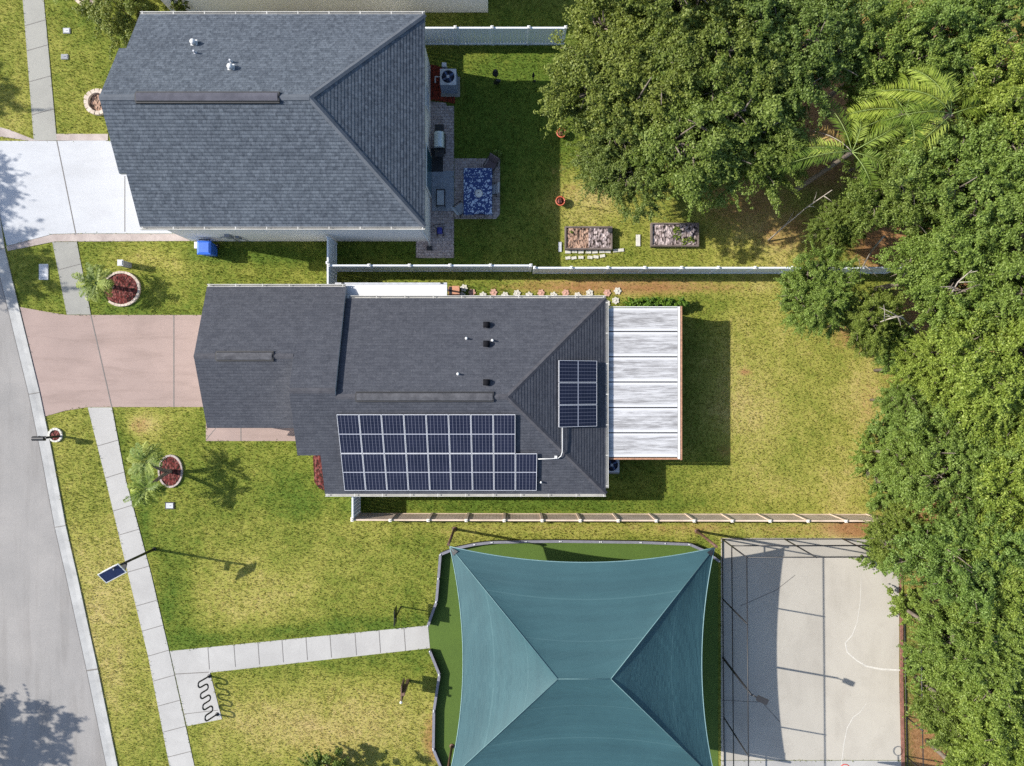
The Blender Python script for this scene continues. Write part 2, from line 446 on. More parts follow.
def sail_mat():
    m, nt, b, out = new_mat('teal shade fabric')
    v = coords(nt, 'UV'); ob = coords(nt)
    s = N(nt, 'ShaderNodeSeparateXYZ'); nt.links.new(v, s.inputs[0])
    f = math_n(nt, 'FRACT', math_n(nt, 'MULTIPLY', s.outputs[1], 1 / 1.9))
    ta = N(nt, 'ShaderNodeAttribute', attribute_name='panel').outputs['Fac']
    seam = math_n(nt, 'MAXIMUM', math_n(nt, 'LESS_THAN', math_n(nt, 'ABSOLUTE', math_n(nt, 'SUBTRACT', ta, .34)), .006), math_n(nt, 'LESS_THAN', math_n(nt, 'ABSOLUTE', math_n(nt, 'SUBTRACT', ta, .70)), .004))
    band = maprange(nt, f, 0.0, 1.0)
    a = noise(nt, ob, 0.5, 5, 0.6)
    mp = N(nt, 'ShaderNodeMapping'); mp.inputs['Scale'].default_value = (0.25, 4, 1)
    nt.links.new(v, mp.inputs[0])
    w = noise(nt, mp.outputs[0], 1.5, 5, 0.7)
    col = ramp(nt, a, [(0.3, (0.023, 0.074, 0.086)), (0.7, (0.030, 0.089, 0.102))])
    col = mix(nt, maprange(nt, w, 0.4, 0.7, 0.0, 0.3), col, (0.020, 0.064, 0.076))
    bn = noise(nt, N(nt, 'ShaderNodeCombineXYZ').outputs[0], 1, 2)
    cx = bn.node.inputs['Vector'].links[0].from_node; nt.links.new(math_n(nt, 'MULTIPLY', ta, 7.0), cx.inputs[0])
    col = mix(nt, maprange(nt, bn, 0.4, 0.62, 0.0, .8), col, mix(nt, 1.0, col, (0.80, 0.84, 0.86), 'MULTIPLY'))
    col = mix(nt, math_n(nt, 'MULTIPLY', seam, 0.16), col, (0.10, 0.19, 0.20))
    nt.links.new(col, b.inputs['Base Color'])
    b.inputs['Roughness'].default_value = 0.7
    wr = noise(nt, mp.outputs[0], 0.9, 4, 0.6, 0.5); fine = noise(nt, ob, 60, 2, 0.6)
    bump(nt, b, math_n(nt, 'ADD', wr, math_n(nt, 'MULTIPLY', fine, 0.12)), 0.35, 0.10)
    tr = N(nt, 'ShaderNodeBsdfTranslucent'); tr.inputs['Color'].default_value = (0.02, 0.05, 0.06, 1)
    ms = N(nt, 'ShaderNodeMixShader'); ms.inputs[0].default_value = 0.05
    nt.links.new(b.outputs[0], ms.inputs[1]); nt.links.new(tr.outputs[0], ms.inputs[2])
    nt.links.new(ms.outputs[0], out.inputs[0])
    return m
M['sail'] = sail_mat()

def chain_mat():
    m, nt, b, out = new_mat('black chain link')
    v = coords(nt, 'UV')
    s = N(nt, 'ShaderNodeSeparateXYZ'); nt.links.new(v, s.inputs[0])
    fac = None
    for sg in (1, -1):
        x = math_n(nt, 'ADD', s.outputs[0], math_n(nt, 'MULTIPLY', s.outputs[1], sg))
        f = math_n(nt, 'FRACT', math_n(nt, 'MULTIPLY', x, 1 / 0.075))
        l = math_n(nt, 'LESS_THAN', f, 0.06)
        fac = l if fac is None else math_n(nt, 'MAXIMUM', fac, l)
    b.inputs['Base Color'].default_value = (0.02, 0.02, 0.022, 1); b.inputs['Roughness'].default_value = 0.5
    tr = N(nt, 'ShaderNodeBsdfTransparent')
    ms = N(nt, 'ShaderNodeMixShader'); nt.links.new(math_n(nt, 'ADD', math_n(nt, 'MULTIPLY', fac, .25), .07), ms.inputs[0])
    nt.links.new(tr.outputs[0], ms.inputs[1]); nt.links.new(b.outputs[0], ms.inputs[2])
    nt.links.new(ms.outputs[0], out.inputs[0])
    return m
M['chain'] = chain_mat()

def cloth_mat():
    m, nt, b, _ = new_mat('blue floral tablecloth')
    v = coords(nt)
    vo = N(nt, 'ShaderNodeTexVoronoi'); vo.inputs['Scale'].default_value = 4.5; nt.links.new(v, vo.inputs['Vector'])
    vo2 = N(nt, 'ShaderNodeTexVoronoi'); vo2.inputs['Scale'].default_value = 11; nt.links.new(v, vo2.inputs['Vector'])
    r1 = ramp(nt, vo.outputs['Distance'], [(0.0, (0.6, 0.66, 0.72)), (0.18, (0.10, 0.16, 0.32)), (0.3, (0.55, 0.62, 0.70)), (0.36, (0.015, 0.04, 0.15))])
    r2 = maprange(nt, vo2.outputs['Distance'], 0.28, 0.38, 0.85, 0.0)
    col = mix(nt, r2, r1, (0.5, 0.58, 0.68))
    nt.links.new(col, b.inputs['Base Color']); b.inputs['Roughness'].default_value = 0.7
    return m
M['cloth'] = cloth_mat()

# ------------------------------------------------------------------ ground
_lat = RNG.random((257, 257))
def vnoise(x, y):
    xi = np.floor(x).astype(int); yi = np.floor(y).astype(int)
    fx = x - xi; fy = y - yi
    fx = fx*fx*(3-2*fx); fy = fy*fy*(3-2*fy)
    a = _lat[xi % 256, yi % 256]; b = _lat[(xi+1) % 256, yi % 256]
    c = _lat[xi % 256, (yi+1) % 256]; d = _lat[(xi+1) % 256, (yi+1) % 256]
    return (a*(1-fx)+b*fx)*(1-fy) + (c*(1-fx)+d*fx)*fy
def fbm(x, y):
    return 0.5*vnoise(x, y)+0.27*vnoise(x*2.1+7, y*2.1+3)+0.15*vnoise(x*4.3+11, y*4.3+5)+0.08*vnoise(x*9+1, y*9+2)

DRY = [(140,425,26,18,.55),(150,258,34,12,.45),(200,265,40,12,.2),(330,575,210,70,.12),(370,715,90,50,.34),(250,720,60,50,.3),
       (110,690,40,130,.30),(70,480,40,80,.22),(800,420,100,90,.22),(745,330,60,50,.25),(865,395,30,50,.3),(600,215,70,40,.28),
       (770,235,60,40,.55),(620,286,130,10,.5),(600,528,250,10,.3),(880,530,60,14,.8),(20,100,30,90,.25),(85,80,40,70,.10),
       (240,600,70,45,.30),(320,740,80,40,.3),(740,400,30,45,.35),(800,490,70,30,.2),(590,190,40,25,.35),(90,610,60,80,.25),(850,480,30,60,.2)]
GRN = [(200,640,40,9,.34),(280,632,60,9,.34),(370,624,60,10,.34),(166,600,11,50,.34),(143,525,10,40,.4),(120,440,12,30,.3),(250,255,90,10,.25),(840,450,25,30,.12),(190,345,140,30,.22),(300,490,120,40,.18),(520,505,170,12,.35),(500,130,80,110,.35),(400,252,80,16,.3),(180,600,20,60,.3),(390,650,60,30,.12),
       (420,570,50,60,.12),(470,290,60,6,.25),(720,300,40,20,.15),(300,660,120,20,.15),(100,35,50,40,.15),(270,255,70,14,.15),(620,70,90,60,.2),(120,300,60,20,.15)]
DIRT = [(742,195,60,40,.62),(640,215,40,12,.3),(700,262,60,6,.3),(240,600,75,45,.24),(310,575,180,85,.17),(880,528,70,12,.95),(800,530,70,7,.5),(140,425,12,12,.55),(620,287,140,9,.75),(745,372,8,6,.8),(725,450,14,10,.5),(880,530,60,10,.9),(690,528,60,8,.5),(820,110,60,90,.95),
        (700,130,90,60,.5),(785,230,40,25,.6),(890,245,45,30,.95),(930,100,130,130,.9),(960,400,75,300,.95),(930,740,26,90,.9),(862,335,40,20,.6),
        (560,170,14,10,.4),(570,190,16,10,.4),(435,738,14,30,.7),(870,400,20,40,.4),(505,115,14,16,.25),(595,527,260,6,.35),(450,532,20,6,.4)]
def lawn_fields(px, py):
    dry = 0.30 + 0.42*(fbm(px/42.0+3, py/42.0+9)-0.5)*2*0.42 + 0.22*(fbm(px/11.0, py/11.0)-0.5)
    for (cx, cy, rx, ry, a) in DRY:
        dry = dry + a*np.exp(-(((px-cx)/rx)**2+((py-cy)/ry)**2)*1.1)
    for (cx, cy, rx, ry, a) in GRN:
        dry = dry - a*np.exp(-(((px-cx)/rx)**2+((py-cy)/ry)**2)*1.1)
    dirt = 0.12*(fbm(px/16.0+40, py/16.0)-0.5)
    for (cx, cy, rx, ry, a) in DIRT:
        d2 = ((px-cx)/rx)**2+((py-cy)/ry)**2
        dirt = np.maximum(dirt, a*np.exp(-np.power(d2, 1.5)*0.9) + 0.25*(fbm(px/14.0+70, py/14.0)-0.5))
    return np.clip(dry, 0, 1), np.clip(dirt, 0, 1)

def grid_ground():
    xs = np.concatenate([[-9000, -3000, -900], np.arange(-300, 1324, 6.0), [1900, 4000, 9000]])
    ys = np.concatenate([[-9000, -3000, -900], np.arange(-240, 1010, 6.0), [1700, 4000, 9000]])
    X, Y = np.meshgrid(xs, ys)
    n, mm = len(xs), len(ys)
    inside = ((X > -290) & (X < 1310) & (Y > -230) & (Y < 1000))
    Zv = np.where(inside, 0.03*(fbm(X/30.0, Y/30.0)-0.75), -0.02)
    verts = np.stack([(X-512)/PPM, -(Y-383)/PPM, np.minimum(Zv, 0.0)], -1).reshape(-1, 3)
    i, j = np.meshgrid(np.arange(n-1), np.arange(mm-1))
    a = (j*n+i).ravel()
    faces = np.stack([a, a+n, a+n+1, a+1], -1)
    me = bpy.data.meshes.new('ground')
    me.from_pydata(verts.tolist(), [], faces.tolist())
    dry, dirt = lawn_fields(X.ravel(), Y.ravel())
    far = ~inside.ravel(); dry[far] = .3; dirt[far] = 0
    for nm, val in (('dry', dry), ('dirt', dirt)):
        at = me.attributes.new(nm, 'FLOAT', 'POINT'); at.data.foreach_set('value', val.astype(np.float32))
    me.materials.append(M['lawn'])
    me.polygons.foreach_set('use_smooth', [True]*len(me.polygons))
    o = link(bpy.data.objects.new('ground', me)); o['kind'] = 'structure'
    return o
grid_ground()

EXCL = []           # plan polygons without grass
def sheet(name, poly, z0, z1, mat, extra=(), kind='structure', mside=None):
    """flat slab: plan polygon in ground pixels, with optional (polyline, width m, material) joints in a second layer"""
    EXCL.append(poly)
    b = MB()
    b.prism([tuple(G(*p)[:2]) for p in poly], z0, z1)
    mats = [mat]
    for (line, w, mt) in extra:
        if mt not in mats: mats.append(mt)
        strip(b, [G(*p) for p in line], w, z1+0.004, mats.index(mt))
    o = b.build(name, mats)
    o['kind'] = kind
    return o

def strip(b, pts, w, z, m):
    pts = [Vector((p[0], p[1], 0)) for p in pts]
    L = []; R = []
    for i, p in enumerate(pts):
        d = (pts[min(i+1, len(pts)-1)] - pts[max(i-1, 0)]).normalized()
        nrm = Vector((-d.y, d.x, 0))
        ww = w[i] if isinstance(w, (list, tuple)) else w
        L.append(p + nrm*ww/2 + Vector((0, 0, z))); R.append(p - nrm*ww/2 + Vector((0, 0, z)))
    for i in range(len(pts)-1):
        b.face([R[i], R[i+1], L[i+1], L[i]], m)

J = M['joint']
# road with gutter kerb
kerb_out = [(-22,80),(-8,160),(5,248),(20,310),(40,392),(52,450),(66,525),(78,577),(98,668),(119,770),(140,880)]
kerb_in = [(x-11.5, y+2) for x, y in kerb_out]
sheet('road', kerb_in + [(-25,880),(-60,700),(-170,248),(-200,80)], -0.03, 0.006, M['asphalt'])
b = MB()
for i in range(len(kerb_out)-1):
    a0, a1 = G(*kerb_in[i]), G(*kerb_in[i+1]); c0, c1 = G(*kerb_out[i]), G(*kerb_out[i+1])
    m0, m1 = a0.lerp(c0, .55), a1.lerp(c1, .55)
    z = lambda p, h: Vector((p.x, p.y, h))
    b.face([z(a0,.012), z(a1,.012), z(m1,.02), z(m0,.02)]); b.face([z(m0,.02), z(m1,.02), z(c1,.05), z(c0,.05)])
    b.face([z(c0,.05), z(c1,.05), z(c1,-.04), z(c0,-.04)])
    strip(b, [a0, a1], 0.03, 0.016, 1)
    if i % 2 == 0: b.face([z(c0,.054), z(a0,.016), z(a0.lerp(a1,.012),.016), z(c0.lerp(c1,.012),.054)], 1)
k = b.build('kerb', [M['gutterc'], J]); k['kind'] = 'structure'
EXCL.append(kerb_out + kerb_in[::-1])

# neighbour's white driveway, pink border, with joints
sheet('driveway', [(-14,141),(57,141),(108,140),(108,141),(200,141),(200,233.5),(76,233.5),(53,234),(7,246),(0,215),(-8,170)], -0.05, 0.014, M['concrete_white'],
      [([(57,141),(76,234)], .05, J), ([(125,176),(125,232)], .04, J)])
sheet('driveway_border', [(-12,124),(10,130),(34,139.5),(34,134),(57,134),(108,134),(108,140.6),(57,140.6),(30,141),(10,138),(-12,135)], -0.05, 0.02, M['paver_pink'])
sheet('driveway_border', [(6.5,246.5),(53,234.4),(76,233.9),(190,233.9),(190,241),(78,241.5),(55,241.5),(8,251)], -0.05, 0.02, M['paver_pink'])
sheet('driveway', [(20,307),(45,311.5),(67,315),(240,315),(240,407),(88,407),(64,411),(45,416.5),(33,362)], -0.05, 0.014, M['concrete_pink'],
      [([(91,315),(112,407)], .05, J), ([(174,315),(174,407)], .05, J)])

def walk(name, L, R, z, mat, cuts, jw=0.032):
    poly = L + R[::-1]
    ex = []
    for t in cuts:
        def at(line, y):
            for (p, q) in zip(line[:-1], line[1:]):
                if p[1] <= y <= q[1]:
                    u = (y-p[1])/(q[1]-p[1]); return (p[0]+(q[0]-p[0])*u, y)
            return line[-1]
        a = at(L, t); c = at(R, t-6)
        ex.append(([a, c], jw, J))
    return sheet(name, poly, -0.05, z, mat, ex)
walk('sidewalk', [(20,-60),(23,0),(34,140.5)], [(41,-60),(44,0),(57,140.5)], 0.022, M['concrete_dull'], [26,51,82,115])
walk('sidewalk', [(52.5,242),(67,314.6)], [(77,242),(91,314.6)], 0.022, M['concrete_dull'], [270])
walk('sidewalk', [(88,407.4),(106,480),(128,573),(148,655),(170,768),(190,860)], [(112,407.4),(126,480),(151,573),(169,650),(195,768),(215,860)], 0.022, M['concrete'],
     [446,478,511,535,572,606,631,656,681,706,732,757])
# footpath to the playground, with the bike-rack pad
fx = lambda x, s: 650.2 - (x-172)*0.0965 + (23 if s else 0)
sheet('footpath', [(170,651),(428,625.4),(430,648),(210,672.5),(222,719),(187,726)], -0.05, 0.018, M['concrete'],
      [([(x, fx(x,0)), (x+1.6, fx(x,0)+22.6)], .034, J) for x in (208,234,258,282,306,330,355,379,404)] + [([(174,674),(209,672)], .04, J), ([(183,714),(218,710)], .03, J)])
sheet('front_walk', [(206,420),(300,420),(300,441),(206,441)], -0.05, 0.012, M['concrete_pink'], [([(241,425),(241,441)], .04, J), ([(206,440),(216,428)], .03, J)])
# playground turf
TURF = [(441,553),(456,547),(492,541),(560,540),(640,541),(688,543),(702,549),(718,560),(718,800),(455,800),(445,775),(434,748),(434,708),(440,672),(430,648),(428,625),(437,600)]
sheet('playground_turf', TURF, -0.05, 0.01, M['turf'])
# sports court
joint_h = []
crack1 = [(861,578),(860,602),(857,622),(852,635),(845,643),(847,652),(856,660),(866,666),(880,669),(900,670)]
crack2 = [(867,702),(860,712),(853,717),(847,728),(844,742),(842,758),(840,775)]
sheet('court_slab', [(721,538),(899,538),(899,680),(901,760),(721,760)], -0.05, 0.014, M['court'],
      [(crack1, [.02,.03,.03,.05,.07,.06,.06,.08,.10,.08], M['crackfill']), (crack2, [.015,.03,.04,.04,.04,.03,.03], M['crackfill']),
       ([(740,606),(776,590),(795,575)], .03, J), ([(722,700),(762,702),(780,722)], .03, J)])
sheet('court_slab', [(721,760.5),(901,760.5),(904,860),(721,860)], -0.05, 0.016, M['concrete'])
# patio surfaces behind the grey-roofed house
sheet('mulch_bed', [(428,64),(437,66),(455,72),(455,104),(447,102),(428,100)], -0.05, 0.03, M['mulch_bright'])
sheet('paver_path', [(428,101),(446,103),(447,106),(454,106),(454,258),(416,258),(416,241),(428,241)], -0.05, 0.012, M['pavers'])
sheet('patio_slab', [(432,171),(454,171),(454,211),(432,211)], -0.03, 0.026, plain('patio grey slab', (0.26, 0.28, 0.31), 0.8))
sheet('patio_paving', [(454.5,158.5),(500,158.5),(500,214),(496,219),(454.5,219)], -0.03, 0.02, M['pavers'])
sheet('mulch_bed', [(313,456),(326,452),(340,452),(340,488),(326,491),(319,488),(314.5,482)], -0.03, 0.03, M['mulch_red'])

# ------------------------------------------------------------------ roofs and houses
def slopes(b, polys, m_top=0, m_side=1, drop=0.17):
    """roof polygons (world points) plus a fascia skirt round the outer boundary"""
    from collections import defaultdict
    key = lambda p: (round(p[0], 3), round(p[1], 3), round(p[2], 3))
    cnt = defaultdict(int)
    for pl in polys:
        b.face(pl, m_top)
        for p, q in zip(pl, pl[1:]+pl[:1]):
            cnt[frozenset((key(p), key(q)))] += 1
    for pl in polys:
        for p, q in zip(pl, pl[1:]+pl[:1]):
            if cnt[frozenset((key(p), key(q)))] == 1:
                d = Vector((0, 0, -drop))
                b.face([p, p+d, q+d, q], m_side)
    # underside
    for pl in polys:
        b.face([p + Vector((0, 0, -drop)) for p in pl][::-1], m_side)

def ccw(pl):
    a = sum(p[0]*q[1]-q[0]*p[1] for p, q in zip(pl, pl[1:]+pl[:1]))
    return pl if a > 0 else pl[::-1]

def gutter(parent, p, q, out, brackets=True):
    """open white eave gutter from p to q; out = unit outward direction"""
    b = MB(); p = Vector(p); q = Vector(q); out = Vector(out)
    d = (q-p).normalized(); w = 0.10
    for (o0, o1, z0, z1) in ((0.0, w, -0.14, -0.12), (w-0.015, w+0.02, -0.14, 0.0), (0.0, 0.02, -0.12, 0.0)):
        vs = []
        for zz in (z0, z1):
            for (s, o) in ((p, o0), (q, o0), (q, o1), (p, o1)):
                vs.append(s + out*o + Vector((0, 0, zz)))
        b._add(vs, [(0,1,2,3),(4,7,6,5),(0,4,5,1),(1,5,6,2),(2,6,7,3),(3,7,4,0)])
    if brackets:
        L = (q-p).length; n = int(L/1.3)
        for i in range(n+1):
            c = p + d*(0.1 + i*(L-0.2)/max(1, n)) + out*(w/2) + Vector((0, 0, -0.005))
            ax = Matrix((d, out, Vector((0, 0, 1)))).transposed()
            b.obox(c, (0.05, w+0.06, 0.02), ax)
    return b.build('gutter', M['guttermetal'], parent)

def wall_poly(b, pts, m=0): b.face(pts, m)

def window(parent, c, w, h, axis, out, label=None):
    """window on a wall: axis = unit horizontal direction of the wall, out = outward normal"""
    c = Vector(c); axis = Vector(axis); out = Vector(out)
    R = Matrix((axis, out, Vector((0, 0, 1)))).transposed()
    f = MB()
    for (dx, dz, sx, sz) in ((0, h/2, w+.1, .07), (0, -h/2, w+.1, .07), (-w/2, 0, .07, h-.07), (w/2, 0, .07, h-.07), (0, 0, w-.07, .04)):
        f.obox(c + axis*dx + Vector((0, 0, dz)) + out*0.03, (sx, .08, sz), R)
    fo = f.build('window', M['white'], parent)
    g = MB(); g.obox(c + out*0.012, (w-.06, .02, h-.06), R)
    g.build('pane', M['glass'], fo)
    return fo

# ---- house with the grey shingle roof
e1, r1 = 4.65, 7.24
yN, yS, yM = 61.7, 247.0, 154.5
xE, xH, xW, xC = 436.0, 350.0, 188.0, 182.0
yA, yB, hA = 101.7, 207.0, 5.77
h1 = thing('house', 'two-tone stucco house with a lighter blue-grey shingle hip roof beside the white driveway', 'house', G(310,155))
hA = e1 + (r1-e1)*(yA-yN)/(yM-yN); hB = e1 + (r1-e1)*(yS-yB)/(yS-yM)
NP = ccw([G(xW,yN,e1), G(xE,yN,e1), G(xH,yM,r1), G(xC,yM,r1), G(xC,yA,hA), G(xW,yA,hA)])
SP = ccw([G(xW,yS,e1), G(xE,yS,e1), G(xH,yM,r1), G(xC,yM,r1), G(xC,yB,hB), G(xW,yB,hB)])
EP = ccw([G(xE,yN,e1), G(xE,yS,e1), G(xH,yM,r1)])
b = MB(); slopes(b, [NP, SP, EP])
M['fascia'] = plain('weathered fascia', (0.36, 0.36, 0.35), .6)
roof1 = b.build('roof', [M['shingle_grey'], M['fascia']], h1)
# ridge and hip caps
b = MB()
def cap(b, p, q, w=0.24, lift=0.018):
    p = Vector(p); q = Vector(q); d = (q-p).normalized(); side = d.cross(Vector((0, 0, 1))).normalized()
    dz = Vector((0, 0, lift)); s = side*w/2; dn = Vector((0, 0, -0.05))
    b.face([p+s+dn+dz, q+s+dn+dz, q+dz, p+dz]); b.face([p+dz, q+dz, q-s+dn+dz, p-s+dn+dz])
cap(b, G(xC,yM,r1), G(xH,yM,r1)); cap(b, G(xH,yM,r1), G(xE,yN,e1)); cap(b, G(xH,yM,r1), G(xE,yS,e1))
b.build('ridge_cap', mottled('grey ridge cap', (0.112, 0.124, 0.142), (0.085, 0.095, 0.11), 0.4, 2.2), roof1)
# low ridge vent
def ridge_vent(parent, x0, x1, y, z, tone):
    b = MB(); a = G(x0,y,z); c = G(x1,y,z)
    for s in (1, -1):
        b.face([Vector((a.x,a.y,z+.075)), Vector((c.x,c.y,z+.075)), Vector((c.x,c.y+s*.16,z+.04)), Vector((a.x,a.y+s*.16,z+.04))][::s])
        b.face([Vector((a.x,a.y+s*.16,z+.04)), Vector((c.x,c.y+s*.16,z+.04)), Vector((c.x,c.y+s*.21,z-.05)), Vector((a.x,a.y+s*.21,z-.05))][::s], 1)
    for q, s in ((a, -1), (c, 1)):
        b.face([Vector((q.x,q.y-.16,z-.09)), Vector((q.x,q.y+.16,z-.09)), Vector((q.x,q.y+.16,z+.04)), Vector((q.x,q.y,z+.075)), Vector((q.x,q.y-.16,z+.04))][::s], 1)
    for (u0, v0, u1, v1) in ((a.x-.05,-.235,c.x+.05,-.165),(a.x-.05,.165,c.x+.05,.235),(a.x-.06,-.165,a.x,.165),(c.x,-.165,c.x+.06,.165)):
        zz = (z-.02 if abs(v0) > .16 and abs(v1-v0) < .1 else z+.03)
        b.box(u0, a.y+v0, z-.12, u1, a.y+v1, zz, 1)
    return b.build('ridge_vent', [tone, M['darkplastic']], parent)
ridge_vent(h1, 212, 325, yM, r1, mottled('vent cap', (0.095, 0.095, 0.115), (0.06, 0.06, 0.075), 0.4, 1.5))
gutter(h1, G(xW,yN,e1), G(xE,yN,e1), (0,1,0)); gutter(h1, G(xW,yS,e1), G(xE,yS,e1), (0,-1,0))
# walls
wx0, wx1, wy0, wy1 = 192.0, 430.5, 67.0, 241.3
b = MB(); zt = e1-0.17
c = [G(wx0,wy0), G(wx1,wy0), G(wx1,wy1), G(wx0,wy1)]
for p, q in zip(c, c[1:]+c[:1]):
    b.face([q, p, p+Vector((0,0,zt)), q+Vector((0,0,zt))])
b.face([G(wx0,wy0,zt), G(wx0,wy1,zt), G(wx0,yM,r1-0.25)])
b.build('wall', M['stucco'], h1)
b = MB(); cc = [G(xW+1,yN+1,zt-.02), G(xE-1,yN+1,zt-.02), G(xE-1,yS-1,zt-.02), G(xW+1,yS-1,zt-.02)]
b.face(cc[::-1]); b.build('soffit', M['white'], h1)
# downspout at the south-east corner
b = MB(); p0 = G(429,246.5,e1-.15); b.tube([p0, p0+Vector((-.05,.22,-.35)), G(429.2,242.6,e1-.7), G(429.2,242.6,.25), G(429.8,246.0,.08)], .045, 6)
b.build('downspout', M['white'], h1)
b = MB(); b.obox(G(429.5,248.5,.05), (.28,.22,.08)); b.build('splash_block', M['darkplastic'], h1)
# garden door on the east wall, windows
b = MB(); ex = G(430.9,178).x
b.box(ex, G(0,157).y, .05, ex+.05, G(0,199).y, 2.15); b.build('door', M['white'], h1)
b = MB(); b.box(ex+.05, G(0,159).y, .15, ex+.06, G(0,197).y, 2.05); b.build('door_pane', plain('blue glass', (0.03,0.10,0.14), .1), h1)
window(h1, G(430.5,112,1.7), 1.0, 1.1, (0,1,0), (1,0,0)); window(h1, G(430.5,140,3.6), .9, 1.0, (0,1,0), (1,0,0))
b = MB(); b.box(G(wx0,0).x-.05, G(0,141).y, .02, G(wx0,0).x, G(0,232).y, 2.2); b.build('garage_door', M['white'], h1)
# electricity meters and pipes low on the south wall
b = MB(); sy = G(0,wy1).y
b.box(G(238,0).x, sy-.14, 1.2, G(243,0).x, sy, 1.75); b.box(G(245,0).x, sy-.1, .9, G(248.5,0).x, sy, 1.3)
b.tube([G(240,wy1+1,1.2), G(240,wy1+1,0.02)], .03, 6); b.tube([G(229,wy1+1,1.1), G(236,wy1+1,1.35), G(240,wy1+1,1.4)], .025, 6); b.tube([G(249,wy1+1.5,1.0), G(252,wy1+1.5,.5)], .025, 6)
b.build('utility_meter', M['greyplastic'], h1)
# roof vents and pipes
fnN1 = lambda x, y: e1 + (r1-e1)*((G(0,yN).y - y)/((yM-yN)/PPM))
def pipe(parent, px, py, fn, hgt=.28, r=.05, mt='white', name='vent_pipe'):
    p = on_plane(px, py, fn); b = MB()
    b.tube([p+Vector((0,0,-.05)), p+Vector((0,0,hgt))], r, 10)
    b.lathe(p, [(r*2.2, -.03), (r*1.2, .06)], 10)
    return b.build(name, M[mt], parent)
def goose(parent, px, py, fn, mt='white'):
    p = on_plane(px, py, fn); b = MB()
    b.obox(p+Vector((0,0,.03)), (.28,.28,.06)); b.lathe(p+Vector((.0,.0,.05)), [(.11,0),(.12,.16),(.09,.21),(.03,.23)], 12)
    return b.build('roof_vent', M[mt], parent)
goose(h1, 194.5, 43.5, fnN1); goose(h1, 231.5, 68, fnN1)
pipe(h1, 195.5, 53, fnN1, .22, .04, 'lightgrey'); pipe(h1, 231.5, 62, fnN1, .22, .04, 'lightgrey')

# ---- house with the charcoal shingle roof
h2 = thing('house', 'single-storey house with charcoal shingle roof carrying solar panels, beside the pink driveway', 'house', G(420,395))
e2, pp = 2.40, 0.42/PPM
nS = lambda y: e2 + (486.6-y)*pp
nN = lambda y: e2 + (y-303.7)*pp
nB = lambda y: e2 + (y-293.0)*pp
gS = lambda y: e2 + (425.0-y)*pp
rM = nS(395.15)
S2 = ccw([G(508.2,395.15,rM), G(599.7,486.6,e2), G(337.5,486.6,e2), G(337.5,449,nS(449)), G(316.5,449,nS(449)), G(316.5,389.8,nB(389.8)), G(357,389.8,nB(389.8)), G(357,395.15,rM)])
N2 = ccw([G(357,303.7,e2), G(599.7,303.7,e2), G(508.2,395.15,rM), G(357,395.15,rM)])
E2 = ccw([G(599.7,303.7,e2), G(599.7,486.6,e2), G(508.2,395.15,rM)])
B2 = ccw([G(227.3,293,e2), G(357,293,e2), G(357,389.8,nB(389.8)), G(316.5,389.8,nB(389.8)), G(316.5,359,nB(359)), G(227.3,359,nB(359))])
A2 = ccw([G(227.3,359,nB(359)), G(316.5,359,nB(359)), G(316.5,425,e2), G(227.3,425,e2)])
b = MB(); slopes(b, [S2, N2, E2, B2, A2], 0, 1, .16)
roof2 = b.build('roof', [M['shingle_dark'], M['fascia']], h2)
b = MB()
cap(b, G(316.5,389.8,nB(389.8)), G(357,389.8,nB(389.8))); cap(b, G(357,395.15,rM), G(508.2,395.15,rM)); cap(b, G(227.3,359,nB(359)), G(316.5,359,nB(359)))
cap(b, G(508.2,395.15,rM), G(599.7,303.7,e2)); cap(b, G(508.2,395.15,rM), G(599.7,486.6,e2))
b.build('ridge_cap', M['ridgecap'], roof2)
vt = mottled('vent grey', (0.10,0.10,0.108), (0.05,0.05,0.056), .7, 2.6)
ridge_vent(h2, 375.5, 495, 395.15, rM, vt); ridge_vent(h2, 248, 297.5, 359, nB(359), vt)
gutter(h2, G(357,303.7,e2), G(599.7,303.7,e2), (0,1,0)); gutter(h2, G(227.3,293,e2), G(356,293,e2), (0,1,0))
gutter(h2, G(337.5,486.6,e2), G(599.7,486.6,e2), (0,-1,0)); gutter(h2, G(599.7,481,e2), G(599.7,306,e2), (1,0,0))
b = MB(); zt = e2-.16
def ring(b, pts, z0, z1):
    for p, q in zip(pts, pts[1:]+pts[:1]):
        a, c = G(*p), G(*q)
        b.face([Vector((a.x,a.y,z0)), Vector((c.x,c.y,z0)), Vector((c.x,c.y,z1)), Vector((a.x,a.y,z1))][::-1])
ring(b, [(232,297),(354,297),(354,308),(595,308),(595,482),(341,482),(341,446),(320,446),(320,421),(232,421)], 0, zt)
b.face([G(232,297,zt), G(232,421,zt), G(232,359,nB(359)-.22)])
b.face([G(317.2,359,nB(359)-.05), G(317.2,389.8,nB(389.8)-.08), G(317.2,446,nS(446)-.1), G(317.2,446,zt-.1), G(317.2,425,zt-.1)])
b.build('wall', M['stucco'], h2)
b = MB(); b.box(G(232,0).x-.05, G(0,318).y, .02, G(232,0).x, G(0,402).y, 2.1); b.build('garage_door', M['white'], h2)
window(h2, G(420,482,1.35), 1.4, 1.2, (1,0,0), (0,-1,0)); window(h2, G(520,482,1.35), 1.4, 1.2, (1,0,0), (0,-1,0))
b = MB(); b.box(G(324,0).x, G(0,446.6).y, .05, G(336,0).x, G(0,446).y, 2.1); b.build('door', M['brownpost'], h2)
fnN2 = lambda x, y: e2 + (G(0,303.7).y - y)*0.42
fnS2 = lambda x, y: e2 + (y - G(0,486.6).y)*0.42
fnE2 = lambda x, y: e2 + (G(599.7,0).x - x)*0.42
